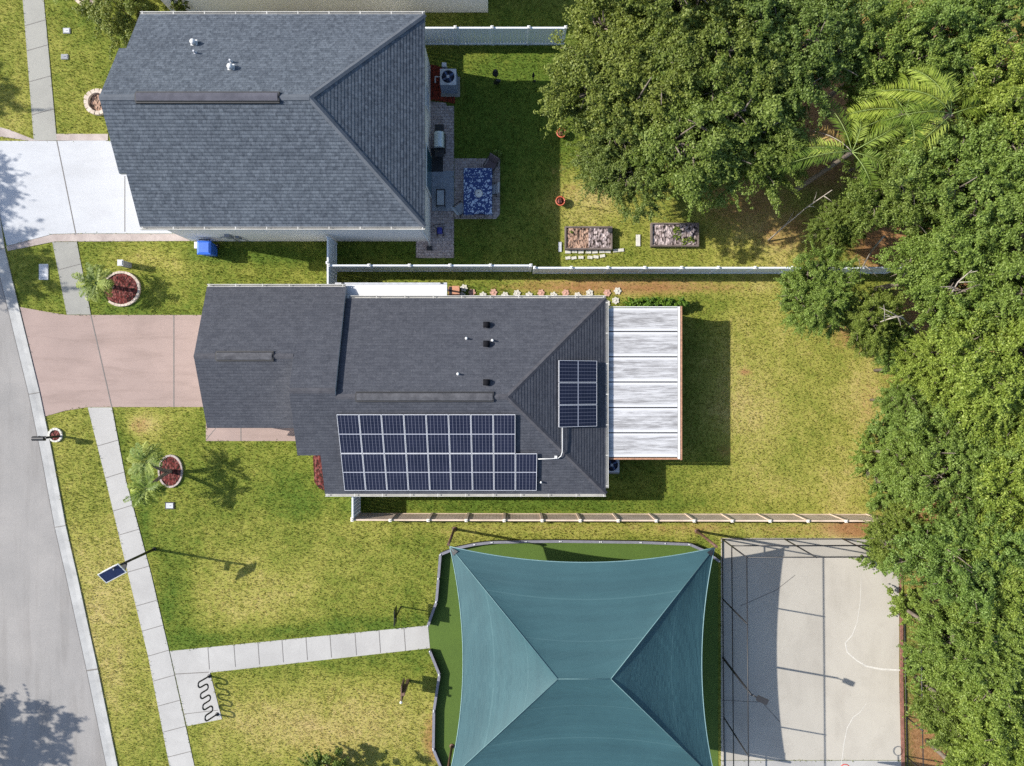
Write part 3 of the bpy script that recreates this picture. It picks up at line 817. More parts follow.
for (px, py) in ((486.5,325),(486.5,344),(486.5,382.5)):
    p = on_plane(px, py, fnN2); b = MB()
    b.obox(p+Vector((0,0,.03)), (.30,.30,.05)); b.lathe(p+Vector((0,0,.03)), [(.08,0),(.08,.10),(.15,.11),(.145,.16),(.03,.18)], 12)
    b.build('roof_vent', M['matteblack'], h2)
for (px, py) in ((466.5,338.5),(492.5,340.5),(458,374)): pipe(h2, px, py, fnN2, .2, .04)

# solar panels : (x, y) plan px corners on a slope
def solar(fn, corners, cuv_flip=False):
    """corners: 4 plan points (world x,y) ccw starting at the 'left-bottom'"""
    P3 = [Vector((x, y, fn(x, y))) for x, y in corners]
    n = (P3[1]-P3[0]).cross(P3[3]-P3[0]).normalized()
    if n.z < 0: n = -n
    lift = n*0.13
    u = (P3[1]-P3[0]).normalized(); v = (P3[3]-P3[0]).normalized()
    c = sum(P3, Vector())/4 + lift
    wu = (P3[1]-P3[0]).length; wv = (P3[3]-P3[0]).length
    R = Matrix((u, v, n)).transposed()
    b = MB(); g = .012
    b.obox(c - n*.004, (wu-.045, wv-.045, .03), R)
    o = b.build('solar_panel', M['cells'], h2)
    at = o.data.attributes.new('cuv', 'FLOAT_VECTOR', 'POINT')
    for i, ve in enumerate(o.data.vertices):
        q = Vector(ve.co) + root_loc(o) - c
        a, d = q.dot(u)/(wu-.045)+.5, q.dot(v)/(wv-.045)+.5
        at.data[i].vector = (d, a, 0) if cuv_flip else (a, d, 0)
    f = MB(); t = .017
    for (du, dv, su, sv) in ((0, wv/2-g-t/2, wu-2*g, t), (0, -wv/2+g+t/2, wu-2*g, t), (-wu/2+g+t/2, 0, t, wv-2*g-2*t), (wu/2-g-t/2, 0, t, wv-2*g-2*t)):
        f.obox(c + u*du + v*dv, (su, sv, .036), R)
    for su in (-.35, .35):
        for sv in (-.3, .3):
            f.obox(c + u*su*wu + v*sv*wv - n*.08, (.05, .05, .12), R)
    f.build('frame', M['alu'], o)
fl = lambda x, y: fnS2(x, y) + .14
tl = on_plane(336.3, 413.2, fl); tr = on_plane(515.5, 413.2, fl); bl = on_plane(343, 489.6, fl)
cw = (tr.x-tl.x)/8; y0, y2 = tl.y, bl.y; y1 = (y0+y2)/2
for r, ncol in ((0, 8), (1, 9)):
    ya, yb = (y1, y0) if r == 0 else (y2, y1)
    for i in range(ncol):
        xa = tl.x + i*cw
        solar(fnS2, [(xa, ya), (xa+cw, ya), (xa+cw, yb), (xa, yb)])
fe = lambda x, y: fnE2(x, y) + .14
a = on_plane(557.5, 360, fe); c = on_plane(596, 426.5, fe)
for i in range(3):
    ya = a.y + (c.y-a.y)*i/3; yb = a.y + (c.y-a.y)*(i+1)/3
    solar(fnE2, [(a.x, yb), (c.x, yb), (c.x, ya), (a.x, ya)], True)
pts = []
for (px, py, fn) in ((562.3,426,fnE2),(562.3,440,fnE2),(562.3,452,fnE2),(561,456,fnE2),(558,458.3,fnS2),(550,458.8,fnS2),(538,459,fnS2)):
    pts.append(on_plane(px, py, lambda x, y: min(fnE2(x, y), fnS2(x, y)) + .12))
b = MB(); b.tube(pts, .02, 8); q = pts[4]; b.obox(q+Vector((-.1,.06,.0)), (.12,.12,.1)); b.build('conduit', M['white'], h2)
b = MB(); q = on_plane(541, 482, fnS2); b.lathe(q, [(.05,0),(.05,.16)], 8); b.build('vent_pipe', M['white'], h2)

# ---- neighbour at the top edge (only its wall shows)
h0 = thing('house', 'pale grey stucco house at the top edge showing only its wall with two windows', 'house', G(330,-70))
b = MB(); ring(b, [(172,-160),(488,-160),(488,12.5),(172,12.5)], 0, e1-.15); b.build('wall', M['stucco'], h0)
b = MB()
x0, x1, ya, yb, ym = 166, 494, -166, 7.5, -79
hr = 7.0
slopes(b, [ccw([G(x0,ya,e1), G(x1,ya,e1), G(x1-86,ym,hr), G(x0+86,ym,hr)]), ccw([G(x0,yb,e1), G(x1,yb,e1), G(x1-86,ym,hr), G(x0+86,ym,hr)]),
           ccw([G(x1,ya,e1), G(x1,yb,e1), G(x1-86,ym,hr)]), ccw([G(x0,ya,e1), G(x0,yb,e1), G(x0+86,ym,hr)])])
b.build('roof', [M['shingle_grey'], M['white']], h0)
window(h0, G(354,12.5,1.75), .8, .9, (1,0,0), (0,-1,0)); window(h0, G(405,12.5,1.75), .8, .9, (1,0,0), (0,-1,0))

# ---- white patio cover
pc = thing('patio_cover', 'white mildew-streaked flat patio roof of five panels beside the charcoal roof', 'patio cover', G(638,383))
hp = 2.2; kk = (CH-hp)/CH
X = lambda px: (px-512)*kk/PPM
Y = lambda py: -(py-383)*kk/PPM
ys_ = [307.5, 331.5, 356.8, 382, 407.6, 432.8, 457.5]
for i in range(6):
    b = MB(); b.box(X(607.5), Y(ys_[i])-.03, hp-.04, X(677.5), Y(ys_[i+1])+.03, hp)
    b.build('roof_panel', M['patio'], pc)
b = MB()
for y in ys_[1:-1]: b.box(X(607.5), Y(y)-.028, hp-.05, X(677.5), Y(y)+.028, hp-.012)
b.build('seam', M['darkplastic'], pc)
b = MB(); b.box(X(677.8), Y(306.5), hp-.12, X(680), Y(459), hp+.01); b.box(X(607.5), Y(306.5), hp-.12, X(677.5), Y(307.3), hp+.01); b.build('gutter', M['white'], pc)
b = MB(); b.box(X(680.2), Y(306), hp-.16, X(682.2), Y(460), hp-.005); b.box(X(607.5), Y(457.9), hp-.16, X(680), Y(459.6), hp-.005); b.build('fascia', M['rust'], pc)
for y in (310, 358, 408, 456):
    b = MB(); b.box(X(677.6), Y(y)-.04, 0, X(679.2), Y(y)+.04, hp-.125); b.build('post', M['white'], pc)
b = MB()
for (p, q) in (((X(678.4), Y(309)), (X(678.4), Y(457))), ((X(607.5), Y(457)), (X(678.4), Y(457))), ((X(607.5), Y(309)), (X(678.4), Y(309)))):
    for z in (.12, 1.0): b.tube([(p[0],p[1],z), (q[0],q[1],z)], .02, 6)
b.build('screen_rail', M['white'], pc)
b = MB(); b.box(X(680), Y(309), .0, X(680)+.01, Y(457), hp-.2)
b.build('screen', plain('dark insect screen', (0.05,0.05,0.05), .8), pc)
sheet('patio_floor', [(600,312),(676,312),(676,452),(600,452)], -.02, .03, M['concrete_dull'])

# ---- white lean-to on the north side of the charcoal house
lt = thing('lean_to', 'long white flat lean-to roof along the north eave of the charcoal roof', 'lean-to', G(400,293))
hl = 2.1; kl = (CH-hl)/CH
XL = lambda px: (px-512)*kl/PPM
YL = lambda py: -(py-383)*kl/PPM
b = MB(); b.box(XL(336), YL(284.4), hl-.05, XL(447), YL(302), hl); b.build('roof_panel', plain('white sheet', (0.54,0.545,0.55), .5, 0, .05), lt)
b = MB(); b.box(XL(335), YL(282.6), hl-.12, XL(447), YL(284.2), hl+.02); b.build('gutter', M['lightgrey'], lt)
for x in (342.5, 441.5):
    b = MB(); b.obox((XL(x), YL(283.2), hl+.04), (.10,.06,.05)); b.build('bracket', M['black'], lt)
for x in (360, 400, 444):
    b = MB(); b.box(XL(x), YL(285), 0, XL(x)+.08, YL(285)-.08, hl-.05); b.build('post', M['white'], lt)

# ------------------------------------------------------------------ fences
def fence(label, p, q, hgt, mat, capmat, n, face_gap=.06, thick=.05, postsize=.11, end=True):
    """panelled vinyl fence from plan p to q with n bays"""
    a, c = G(*p), G(*q)
    r = thing('fence', label, 'fence', a)
    d = (c-a); L = d.length; d.normalize(); s = Vector((-d.y, d.x, 0)); R = Matrix((d, s, Vector((0,0,1)))).transposed()
    for i in range(n):
        p0 = a + d*(L*i/n + postsize/2+.003); p1 = a + d*(L*(i+1)/n - postsize/2-.003); m = (p0+p1)/2; w = (p1-p0).length
        b = MB()
        nb = max(4, int(w/.16)); bw = w/nb
        for j in range(nb):
            b.obox(p0 + d*(bw*(j+.5)) + Vector((0,0,hgt*.5)), (bw-.008, thick*.5, hgt-.14), R)
        b.obox(m + Vector((0,0,hgt-.04)), (w, thick*1.5, .09), R); b.obox(m + Vector((0,0,.07)), (w, thick*1.5, .1), R)
        b.build('fence_panel', mat, r)
    for i in range(n+1):
        if not end and i in (0, n): continue
        t = a + d*(L*i/n)
        b = MB(); b.obox(t + Vector((0,0,(hgt+.06)/2)), (postsize, postsize, hgt+.06), R); po = b.build('post', mat, r)
        b = MB(); z = hgt+.06; k = postsize/2+.015
        b.obox(t+Vector((0,0,z+.012)), (2*k, 2*k, .024), R)
        top = t+Vector((0,0,z+.065)); cs = [t + d*sx*k*.9 + s*sy*k*.9 + Vector((0,0,z+.025)) for sx, sy in ((-1,-1),(1,-1),(1,1),(-1,1))]
        for i2 in range(4): b.face([cs[i2], cs[(i2+1) % 4], top])
        b.build('post_cap', capmat, po)
    EXCL.append([(p[0]-2,p[1]-2),(q[0]+2,q[1]-2),(q[0]+2,q[1]+2),(p[0]-2,p[1]+2)] if abs(q[0]-p[0]) > abs(q[1]-p[1]) else [(p[0]-2,p[1]),(p[0]+2,p[1]),(q[0]+2,q[1]),(q[0]-2,q[1])])
    return r
FH = 1.70
fence('white vinyl fence at the top between the grey-roofed house and the big oak', (423,44.5), (563,44.5), FH, M['vinyl'], M['white'], 4)
fence('short white fence return under the grey roof, below the top fence', (417,45.5), (417,66), FH, M['vinyl'], M['white'], 1)
fence('white vinyl fence between the two houses, from the short return to the step', (337.5,271), (530,271), FH, M['vinyl'], M['white'], 5)
fence('long white vinyl fence running from the step into the trees above the back lawn', (533.5,273), (884,273), FH-.05, M['vinyl'], M['white'], 10)
fence('short white fence return from the grey-roofed house to the charcoal garage', (336.4,244), (336.4,293), FH, M['vinyl'], M['white'], 2)
fence('long beige vinyl fence along the south lawn beside the playground', (360,513.5), (866,514.5), FH, M['beige'], M['cap'], 14)
fence('short pale fence return at the south-west corner of the charcoal house', (360,483), (360,511.8), FH, M['vinyl'], M['cap'], 1)

# chain link
def chain_fence(label, p, q, hgt, posts, rails=(1.5,), rail_mat='black', poles=.035):
    a, c = G(*p), G(*q)
    r = thing('chain_link_fence', label, 'fence', a)
    b = MB()
    b.face([a, c, c+Vector((0,0,hgt)), a+Vector((0,0,hgt))]); b.build('wire_mesh', M['chain'], r)
    for t in posts:
        m = a.lerp(c, t); b = MB(); b.tube([m, m+Vector((0,0,hgt+.04))], poles, 8); b.build('post', M['black'], r)
    for z in rails:
        b = MB(); b.tube([a+Vector((0,0,z)), c+Vector((0,0,z))], .028, 6); b.build('rail', M[rail_mat], r)
    return r
FC = 3.8
chain_fence('tall black chain-link fence along the top end of the court', (722,539), (902,538.5), FC, (0,.345,.667,1), (.06,1.5,FC))
chain_fence('tall black chain-link fence between the shade sail and the court', (722,539.6), (724.5,835), FC, (.2,.4,.6,.8,1), (.06,1.6,FC))
chain_fence('low black chain-link fence with rusty base on the tree side of the court', (903.5,600), (907,800), 1.5, (.28,.58,.78,1), (.06,1.5))
b = MB(); b.prism([tuple(G(*p)[:2]) for p in ((899.6,540),(902,540),(902.8,680),(905,800),(902,800),(899.8,690))], -.03, .06)
o = b.build('court_kerb', plain('rust brown edge', (0.19,0.085,0.06), .8, 0, .4, 9)); o['kind'] = 'structure'

# ------------------------------------------------------------------ shade sail
ss = thing('shade_sail', 'large teal hip shade sail with curved edges over the playground', 'shade sail', G(575,637))
hc, hpk = 3.3, 5.4
cor = {'nw': G(455.5,531.5,hc), 'ne': G(696,532.5,hc), 'se': G(697,744,hc), 'sw': G(454,744,hc)}
ra, rb = G(551,634.5,hpk), G(596,634.5,hpk)
b = MB(); NS, NT = 24, 14
edges = {}
def sail_face(A, B, ridA, ridB, inward):
    inward = Vector(inward)
    grid = []
    for i in range(NS+1):
        s = i/NS
        e = A.lerp(B, s) + inward*(0.66*4*s*(1-s)) + Vector((0,0,.18*4*s*(1-s)))
        r = ridA.lerp(ridB, s)
        row = []
        for j in range(NT+1):
            t = j/NT
            q = e.lerp(r, t)
            q = q + Vector((0,0,-0.16*math.sin(PI*t)*(4*s*(1-s))**.7))
            row.append(q)
        grid.append(row)
    vs = [q for row in grid for q in row]; fs = []
    for i in range(NS):
        for j in range(NT):
            fs.append((i*(NT+1)+j, (i+1)*(NT+1)+j, (i+1)*(NT+1)+j+1, i*(NT+1)+j+1))
    b._add(vs, fs, 0, True)
    return [row[0] for row in grid]
hem = []
hem.append(sail_face(cor['sw'], cor['se'], ra, rb, (0,1,0)))
hem.append(sail_face(cor['se'], cor['ne'], rb, rb, (-1,0,0)))
hem.append(sail_face(cor['ne'], cor['nw'], rb, ra, (0,-1,0)))
hem.append(sail_face(cor['nw'], cor['sw'], ra, ra, (1,0,0)))
canopy = b.build('canopy', M['sail'], ss)
at_ = canopy.data.attributes.new('panel', 'FLOAT', 'POINT')
at_.data.foreach_set('value', [((i % ((NS+1)*(NT+1))) % (NT+1))/NT for i in range(len(canopy.data.vertices))])
b = MB()
for hline in hem: b.tube(hline, .022, 6)
b.build('hem', plain('pale teal hem', (0.15,0.25,0.26), .6), canopy)
b = MB(); b.tube([ra+Vector((0,0,.012)), rb+Vector((0,0,.012))], .014, 6)
for k_, rr in (('nw', ra), ('sw', ra), ('ne', rb), ('se', rb)): b.tube([cor[k_]+Vector((0,0,.005)), rr+Vector((0,0,.012))], .018, 6)
b.build('seam', plain('teal seam', (0.09,0.17,0.18), .7), canopy)
for k_, cp in cor.items():
    rr = ra if k_ in ('nw', 'sw') else rb; dd_ = (rr-cp).normalized()
    b = MB(); b.face([cp-Vector((0,0,.0)), cp+dd_*.42+dd_.cross(Vector((0,0,1)))*.16+Vector((0,0,.03)), cp+dd_*.42-dd_.cross(Vector((0,0,1)))*.16+Vector((0,0,.03))])
    b.tube([cp-dd_*.02, cp-dd_*.16], .03, 6); b.build('corner_plate', M['darkplastic'], canopy)
for k_, base in (('nw', G(454.5,529)), ('ne', G(697,531)), ('se', G(699,746)), ('sw', G(452,746))):
    b = MB(); b.tube([base, Vector((base.x, base.y, hc+.12))], .065, 12); b.lathe(base, [(.13,0),(.13,.03),(.08,.05)], 12)
    b.tube([Vector((base.x, base.y, hc+.02)), cor[k_]], .02, 6)
    b.build('post', M['rustpost'], ss)
    EXCL.append([(0,0),(0,0),(0,0)])

# black playground edging boards
def edging(label, pts):
    r = thing('playground_edging', label, 'edging', G(*pts[0]))
    for p, q in zip(pts[:-1], pts[1:]):
        a, c = G(*p), G(*q); d = (c-a).normalized(); R = Matrix((d, Vector((-d.y,d.x,0)), Vector((0,0,1)))).transposed()
        b = MB(); L = (c-a).length
        b.obox((a+c)/2 + Vector((0,0,.155)), (L-.01, .10, .31), R); b.obox((a+c)/2 + Vector((0,0,.325)), (L-.01, .13, .03), R, 1)
        b.build('edging_board', [M['darkplastic'], plain('faded black top', (0.16,0.16,0.19), .7)], r)
        n = max(1, int(L/1.2))
        b = MB()
        for i in range(n+1):
            b.lathe(a.lerp(c, (i+.02)/(n+.04)) + Vector((0,0,.34)), [(.045,0),(.04,.02),(.01,.03)], 8)
        b.build('stake_cap', M['lightgrey'], r)
edging('black edging board round the turf, north of the footpath entrance', [(428.5,624),(437,600),(439,577),(441,553),(456,547),(475,543),(492,541),(526,540.3),(560,540),(600,540.5),(640,541),(688,543),(702,549),(718,560)])
edging('black edging board round the turf, south of the footpath entrance', [(430.5,648.5),(440,672),(434.5,708),(434,746),(446,775),(455,800)])

# ------------------------------------------------------------------ street furniture
# solar street light
sl = thing('street_light', 'black pole with tilted solar panel and lamp beside the pavement', 'street light', G(154.5,549))
b = MB(); q = G(154.5,549); b.tube([q, q+Vector((0,0,3.75))], [.07,.05], 10); b.lathe(q, [(.10,0),(.10,.05),(.075,.08)], 10); b.build('pole', M['black'], sl)
topq = q+Vector((0,0,3.65))
pa, pb = G(142.8,558.8,3.5), G(160.2,549.6,3.5)
nu = (pb-pa).normalized(); nh = Vector((-nu.y, nu.x, 0)); tilt = math.radians(28)
nv2 = nh*math.cos(tilt)+Vector((0,0,1))*math.sin(tilt); nn = nu.cross(nv2)
Rp = Matrix((nu, nv2, nn)).transposed()
pcn = (pa+pb)/2 + Vector((0,-.02,.03))
b = MB(); b.obox(pcn, (1.0,.52,.03), Rp); o = b.build('solar_panel', plain('navy cells', (0.014,0.02,0.06), .3), sl)
b = MB()
for (du, dv, su, sv) in ((0,.28,1.07,.035),(0,-.28,1.07,.035),(-.515,0,.035,.525),(.515,0,.035,.525)): b.obox(pcn+nu*du+nv2*dv+nn*.004, (su,sv,.045), Rp)
b.build('frame', M['white'], o)
b = MB(); b.tube([topq, pcn - nn*.05], .03, 6); b.obox(pcn - nn*.05 + nv2*.20, (.7,.16,.09), Rp); b.build('bracket', M['lightgrey'], sl)
lp = q+Vector((0,0,2.75))
b = MB(); b.obox(lp+Vector((-.05,-.22,0)), (.20,.42,.07), Matrix.Rotation(math.radians(-15),3,'Z')); b.tube([lp, lp+Vector((0,-.08,0))], .03, 6); b.build('lamp', M['darkplastic'], sl)
# mailbox with ring planter
mb = thing('mailbox', 'black mailbox on an arm post reaching toward the street', 'mailbox', G(60.5,436))
q = G(60.5,436)
b = MB(); b.obox(q+Vector((0,0,.6)), (.10,.10,1.2)); b.build('post', M['black'], mb)
b = MB(); b.tube([q+Vector((.12,0,.98)), q+Vector((-.55,-.04,.98))], .04, 8); b.tube([q+Vector((0,0,.6)), q+Vector((-.32,-.02,.96))], .025, 6); b.build('arm', M['black'], mb)
b = MB()
prof = [(-.11,0),(.11,0)] + [(.11*math.cos(t), .14+.10*math.sin(t)) for t in np.linspace(0, PI, 9)]
x0_, x1_ = q.x-.64, q.x-.06
ringA = [Vector((x0_, q.y-.04+p[0], 1.02+p[1])) for p in prof]; ringB = [Vector((x1_, q.y-.04+p[0], 1.02+p[1])) for p in prof]
n_ = len(prof); b._add(ringA+ringB, [tuple(range(n_)), tuple(range(n_, 2*n_))[::-1]] + [(i, (i+1) % n_, n_+(i+1) % n_, n_+i) for i in range(n_)])
bx_ = b.build('box', M['black'], mb)
b = MB(); b.obox((q.x-.3, q.y+.085, 1.2), (.05,.015,.16)); b.build('flag', M['greyplastic'], bx_)

def stone_ring(label, cx, cy, rx, ry, mulch, n=18, sw=.13, hgt=.14, a0=0.0, a1=2*PI, cat='planting bed', stonemat='edgestone'):
    r = thing('planting_bed', label, cat, G(cx,cy))
    b = MB(); pts = [tuple(G(cx+math.cos(t)*rx, cy+math.sin(t)*ry)[:2]) for t in np.linspace(0, 2*PI, 28, endpoint=False)]
    b.prism(pts, -.02, .06); b.build('mulch', mulch, r)
    EXCL.append([(cx+math.cos(t)*(rx+3), cy+math.sin(t)*(ry+3)) for t in np.linspace(0, 2*PI, 20, endpoint=False)])
    b = MB()
    for i in range(n):
        t = a0 + (a1-a0)*i/n
        p = G(cx+math.cos(t)*rx, cy+math.sin(t)*ry, hgt/2)
        tn = Vector((-math.sin(t)*rx, -math.cos(t)*ry, 0)).normalized(); R = Matrix((tn, Vector((-tn.y,tn.x,0)), Vector((0,0,1)))).transposed()
        L = 2*PI*max(rx,ry)/PPM*(a1-a0)/(2*PI)/n
        b.obox(p, (L*.92, sw*random.uniform(.85,1.15), hgt*random.uniform(.8,1.1)), R)
    b.build('edging', M[stonemat], r)
    return r
stone_ring('small round white-ringed bed of dark mulch under the black mailbox', 56,435, 6.2,6.2, M['mulch_red'], 14, .10, .1, stonemat='stone')
stone_ring('oval red mulch bed with pale stone edge by the bushy palm', 122,289, 18,16.5, M['mulch_red'], 26, .12, .12, -2.4, 2.4)
stone_ring('round red mulch bed with brick edge under the two-trunk palm', 171,471, 11.5,15.5, M['mulch_red'], 22, .09, .1, stonemat='paver_pink')
stone_ring('round tan-edged tree ring partly hidden under the grey roof', 99,103, 11,11, M['chips_brown'], 16, .22, .2)
stone_ring('round tan-edged bed cut by the top edge of the picture', 88,-5, 12,11, M['chips_grey'], 16, .16, .16)

def lid(label, px, py, w, d, mt, rim=None):
    q = G(px, py); r = thing('utility_cover', label, 'utility cover', q)
    b = MB(); b.obox(q+Vector((0,0,.02)), (w,d,.05)); b.build('box', rim or M['greyplastic'], r)
    b = MB(); b.obox(q+Vector((0,0,.05)), (w*.78,d*.72,.02)); b.tube([q+Vector((-.06,0,.066)), q+Vector((.06,0,.066))], .012, 6); b.build('lid', mt, r)
    EXCL.append([(px-w*12,py-d*12),(px+w*12,py-d*12),(px+w*12,py+d*12),(px-w*12,py+d*12)])
lid('small grey meter cover in the top-left lawn, nearer the top edge', 67,31,.36,.28, M['lightgrey'])
lid('small grey meter cover in the top-left lawn, second from the top edge', 65,57,.36,.26, M['greyplastic'])
lid('large pale rectangular utility lid in the shaded verge by the kerb', 44,272,.46,.80, M['lightgrey'], M['lightgrey'])
lid('small grey meter cover in the lawn below the two-trunk palm', 170,505.5,.46,.36, M['lightgrey'], M['darkplastic'])
q = G(129.5,265.5); up = thing('utility_pedestal', 'grey utility pedestal standing in the lawn by the oval mulch bed', 'utility box', q)
b = MB(); b.obox(q+Vector((0,0,.4)), (.24,.26,.8)); b.build('body', M['greyplastic'], up)
b = MB(); b.obox(q+Vector((0,0,.83)), (.28,.30,.06)); b.obox(q+Vector((0,0,.875)), (.2,.22,.03)); b.build('cap', M['lightgrey'], up)

# wave bike rack
br = thing('bike_rack', 'black wave-shaped bike rack on the concrete pad', 'bike rack', G(214,698))
A, B = G(209.5,676), G(218.5,719.5)
dd = (B-A); L = dd.length; dd.normalize(); lean = Vector((-.24,.0,0))
pts = [A]
npk = 4; hgt = .82
seg = L/npk
def wave_pt(s, z): return A + dd*s + Vector((0,0,z)) + lean*(z/hgt)
path = [wave_pt(0, 0.0), wave_pt(0, .5)]
path = [wave_pt(0,0)]
rr = seg/4
for i in range(npk):
    s0 = i*seg
    for t in np.linspace(PI, 0, 9): path.append(wave_pt(s0 + rr + rr*math.cos(t), hgt-rr+rr*math.sin(t)))
    if i < npk-1:
        for t in np.linspace(PI, 2*PI, 9): path.append(wave_pt(s0 + 3*rr + rr*math.cos(t), .22+rr+rr*math.sin(t)))
path.append(wave_pt((npk-1)*seg+2*rr, 0))
b = MB(); b.tube(path, .040, 8); b.build('tube', M['black'], br)
for p in (path[0], path[-1]):
    b = MB(); b.lathe(p+Vector((0,0,.018)), [(.1,0),(.1,.015),(.05,.03)], 10); b.build('foot_plate', M['black'], br)

# signs by the playground gate
def sign(label, px, py, w, z0, z1, postmat, boardmat, capc=None, pr=.03, thick=.03):
    q = G(px,py); r = thing('sign', label, 'sign', q)
    b = MB(); b.obox(q+Vector((0,0,z1/2)), (pr*2,pr*2,z1+.04)); b.build('post', postmat, r)
    b = MB(); b.obox(q+Vector((-pr-thick/2-.003,0,(z0+z1)/2)), (thick, w, z1-z0)); b.build('board', boardmat, r)
    if capc: 
        b = MB(); b.lathe(q+Vector((-pr-thick/2, -w/2+.02, z1+.01)), [(.07,0),(.07,.05),(.02,.08)], 8); b.build('cap', capc, r)
sign('black notice board on a thin post beside the footpath, north of the entrance', 401,606.5,.78,1.05,1.85, M['black'], M['black'])
sign('brown notice board on a thick post with white tip, south of the entrance', 408,680.5,.80,.62,1.60, M['brownpost'], M['brownpost'], M['white'], .07, .05)

# court light
cl = thing('court_light', 'black court floodlight on a pole at the chain-link fence', 'floodlight', G(723,657.8))
q = G(723,657.8)
b = MB(); b.tube([q, q+Vector((0,0,4.3))], [.06,.045], 10); b.build('pole', M['black'], cl)
b = MB(); b.tube([q+Vector((0,0,4.2)), q+Vector((.25,-.1,4.35))], .03, 6); b.build('arm', M['black'], cl)
b = MB(); b.obox(q+Vector((.45,-.19,4.38)), (.50,.24,.10), Matrix.Rotation(math.radians(-24),3,'Z')); b.build('lamp', M['darkplastic'], cl)

# basketball goal
bg = thing('basketball_goal', 'basketball goal with red rim at the bottom edge of the court', 'basketball hoop', G(818,772))
b = MB(); q = G(818,772); b.tube([q, q+Vector((0,0,2.9)), G(818,752,3.3)], .07, 10); b.build('pole', M['black'], bg)
b = MB(); q = G(818,748.5); b.box(q.x-.91, q.y-.03, 2.9, q.x+.91, q.y+.03, 3.95); b.build('backboard', M['lightgrey'], bg)
q = G(817,736.5,3.05); b = MB()
b.tube([q+Vector((.23*math.cos(t), .23*math.sin(t), 0)) for t in np.linspace(0, 2*PI, 25)], .022, 6)
b.tube([q+Vector((.0,-.23,0)), q+Vector((0,-.6,0))], .025, 6); b.build('rim', M['red'], bg)
# blue wheeled bin
bn = thing('wheelie_bin', 'blue wheeled bin against the grey-roofed house wall', 'bin', G(213,251.5))
q = G(213,251.5); b = MB()
lo, hi = .25, .31
vs = [q+Vector((sx*w, sy*w, z)) for (w, z) in ((lo,.06),(hi,.98)) for sx, sy in ((-1,-1),(1,-1),(1,1),(-1,1))]
b._add(vs, [(0,3,2,1),(0,1,5,4),(1,2,6,5),(2,3,7,6),(3,0,4,7)]); b.obox(q+Vector((0,0,.965)), (.66,.66,.05)); b.build('body', M['bin'], bn)
b = MB()
b._add([q+Vector((sx*w, sy*w+dy, z)) for (w, z, dy) in ((.34,1.0,0),(.34,1.05,0),(.24,1.11,.0)) for sx, sy in ((-1,-1),(1,-1),(1,1),(-1,1))],
       [(0,1,5,4),(1,2,6,5),(2,3,7,6),(3,0,4,7),(4,5,9,8),(5,6,10,9),(6,7,11,10),(7,4,8,11),(8,9,10,11)])
b.build('lid', M['bin'], bn)
b = MB(); b.tube([q+Vector((-.28,.40,1.0)), q+Vector((.28,.40,1.0))], .022, 6); b.tube([q+Vector((-.25,.40,1.0)), q+Vector((-.25,.33,.97))], .02, 6); b.tube([q+Vector((.25,.40,1.0)), q+Vector((.25,.33,.97))], .02, 6); b.build('handle', M['darkplastic'], bn)
for s in (-1, 1):
    b = MB(); b.tube([q+Vector((s*.27,.27,.11)), q+Vector((s*.33,.27,.11))], .11, 12); b.build('wheel', M['darkplastic'], bn)
q = G(199.5,246.5); wb = thing('storage_box', 'small white box standing left of the blue bin', 'box', q)
b = MB(); b.obox(q+Vector((0,0,.18)), (.17,.3,.34)); b.build('body', M['white'], wb)
b = MB(); b.obox(q+Vector((0,0,.365)), (.2,.33,.03)); b.build('lid', M['white'], wb)

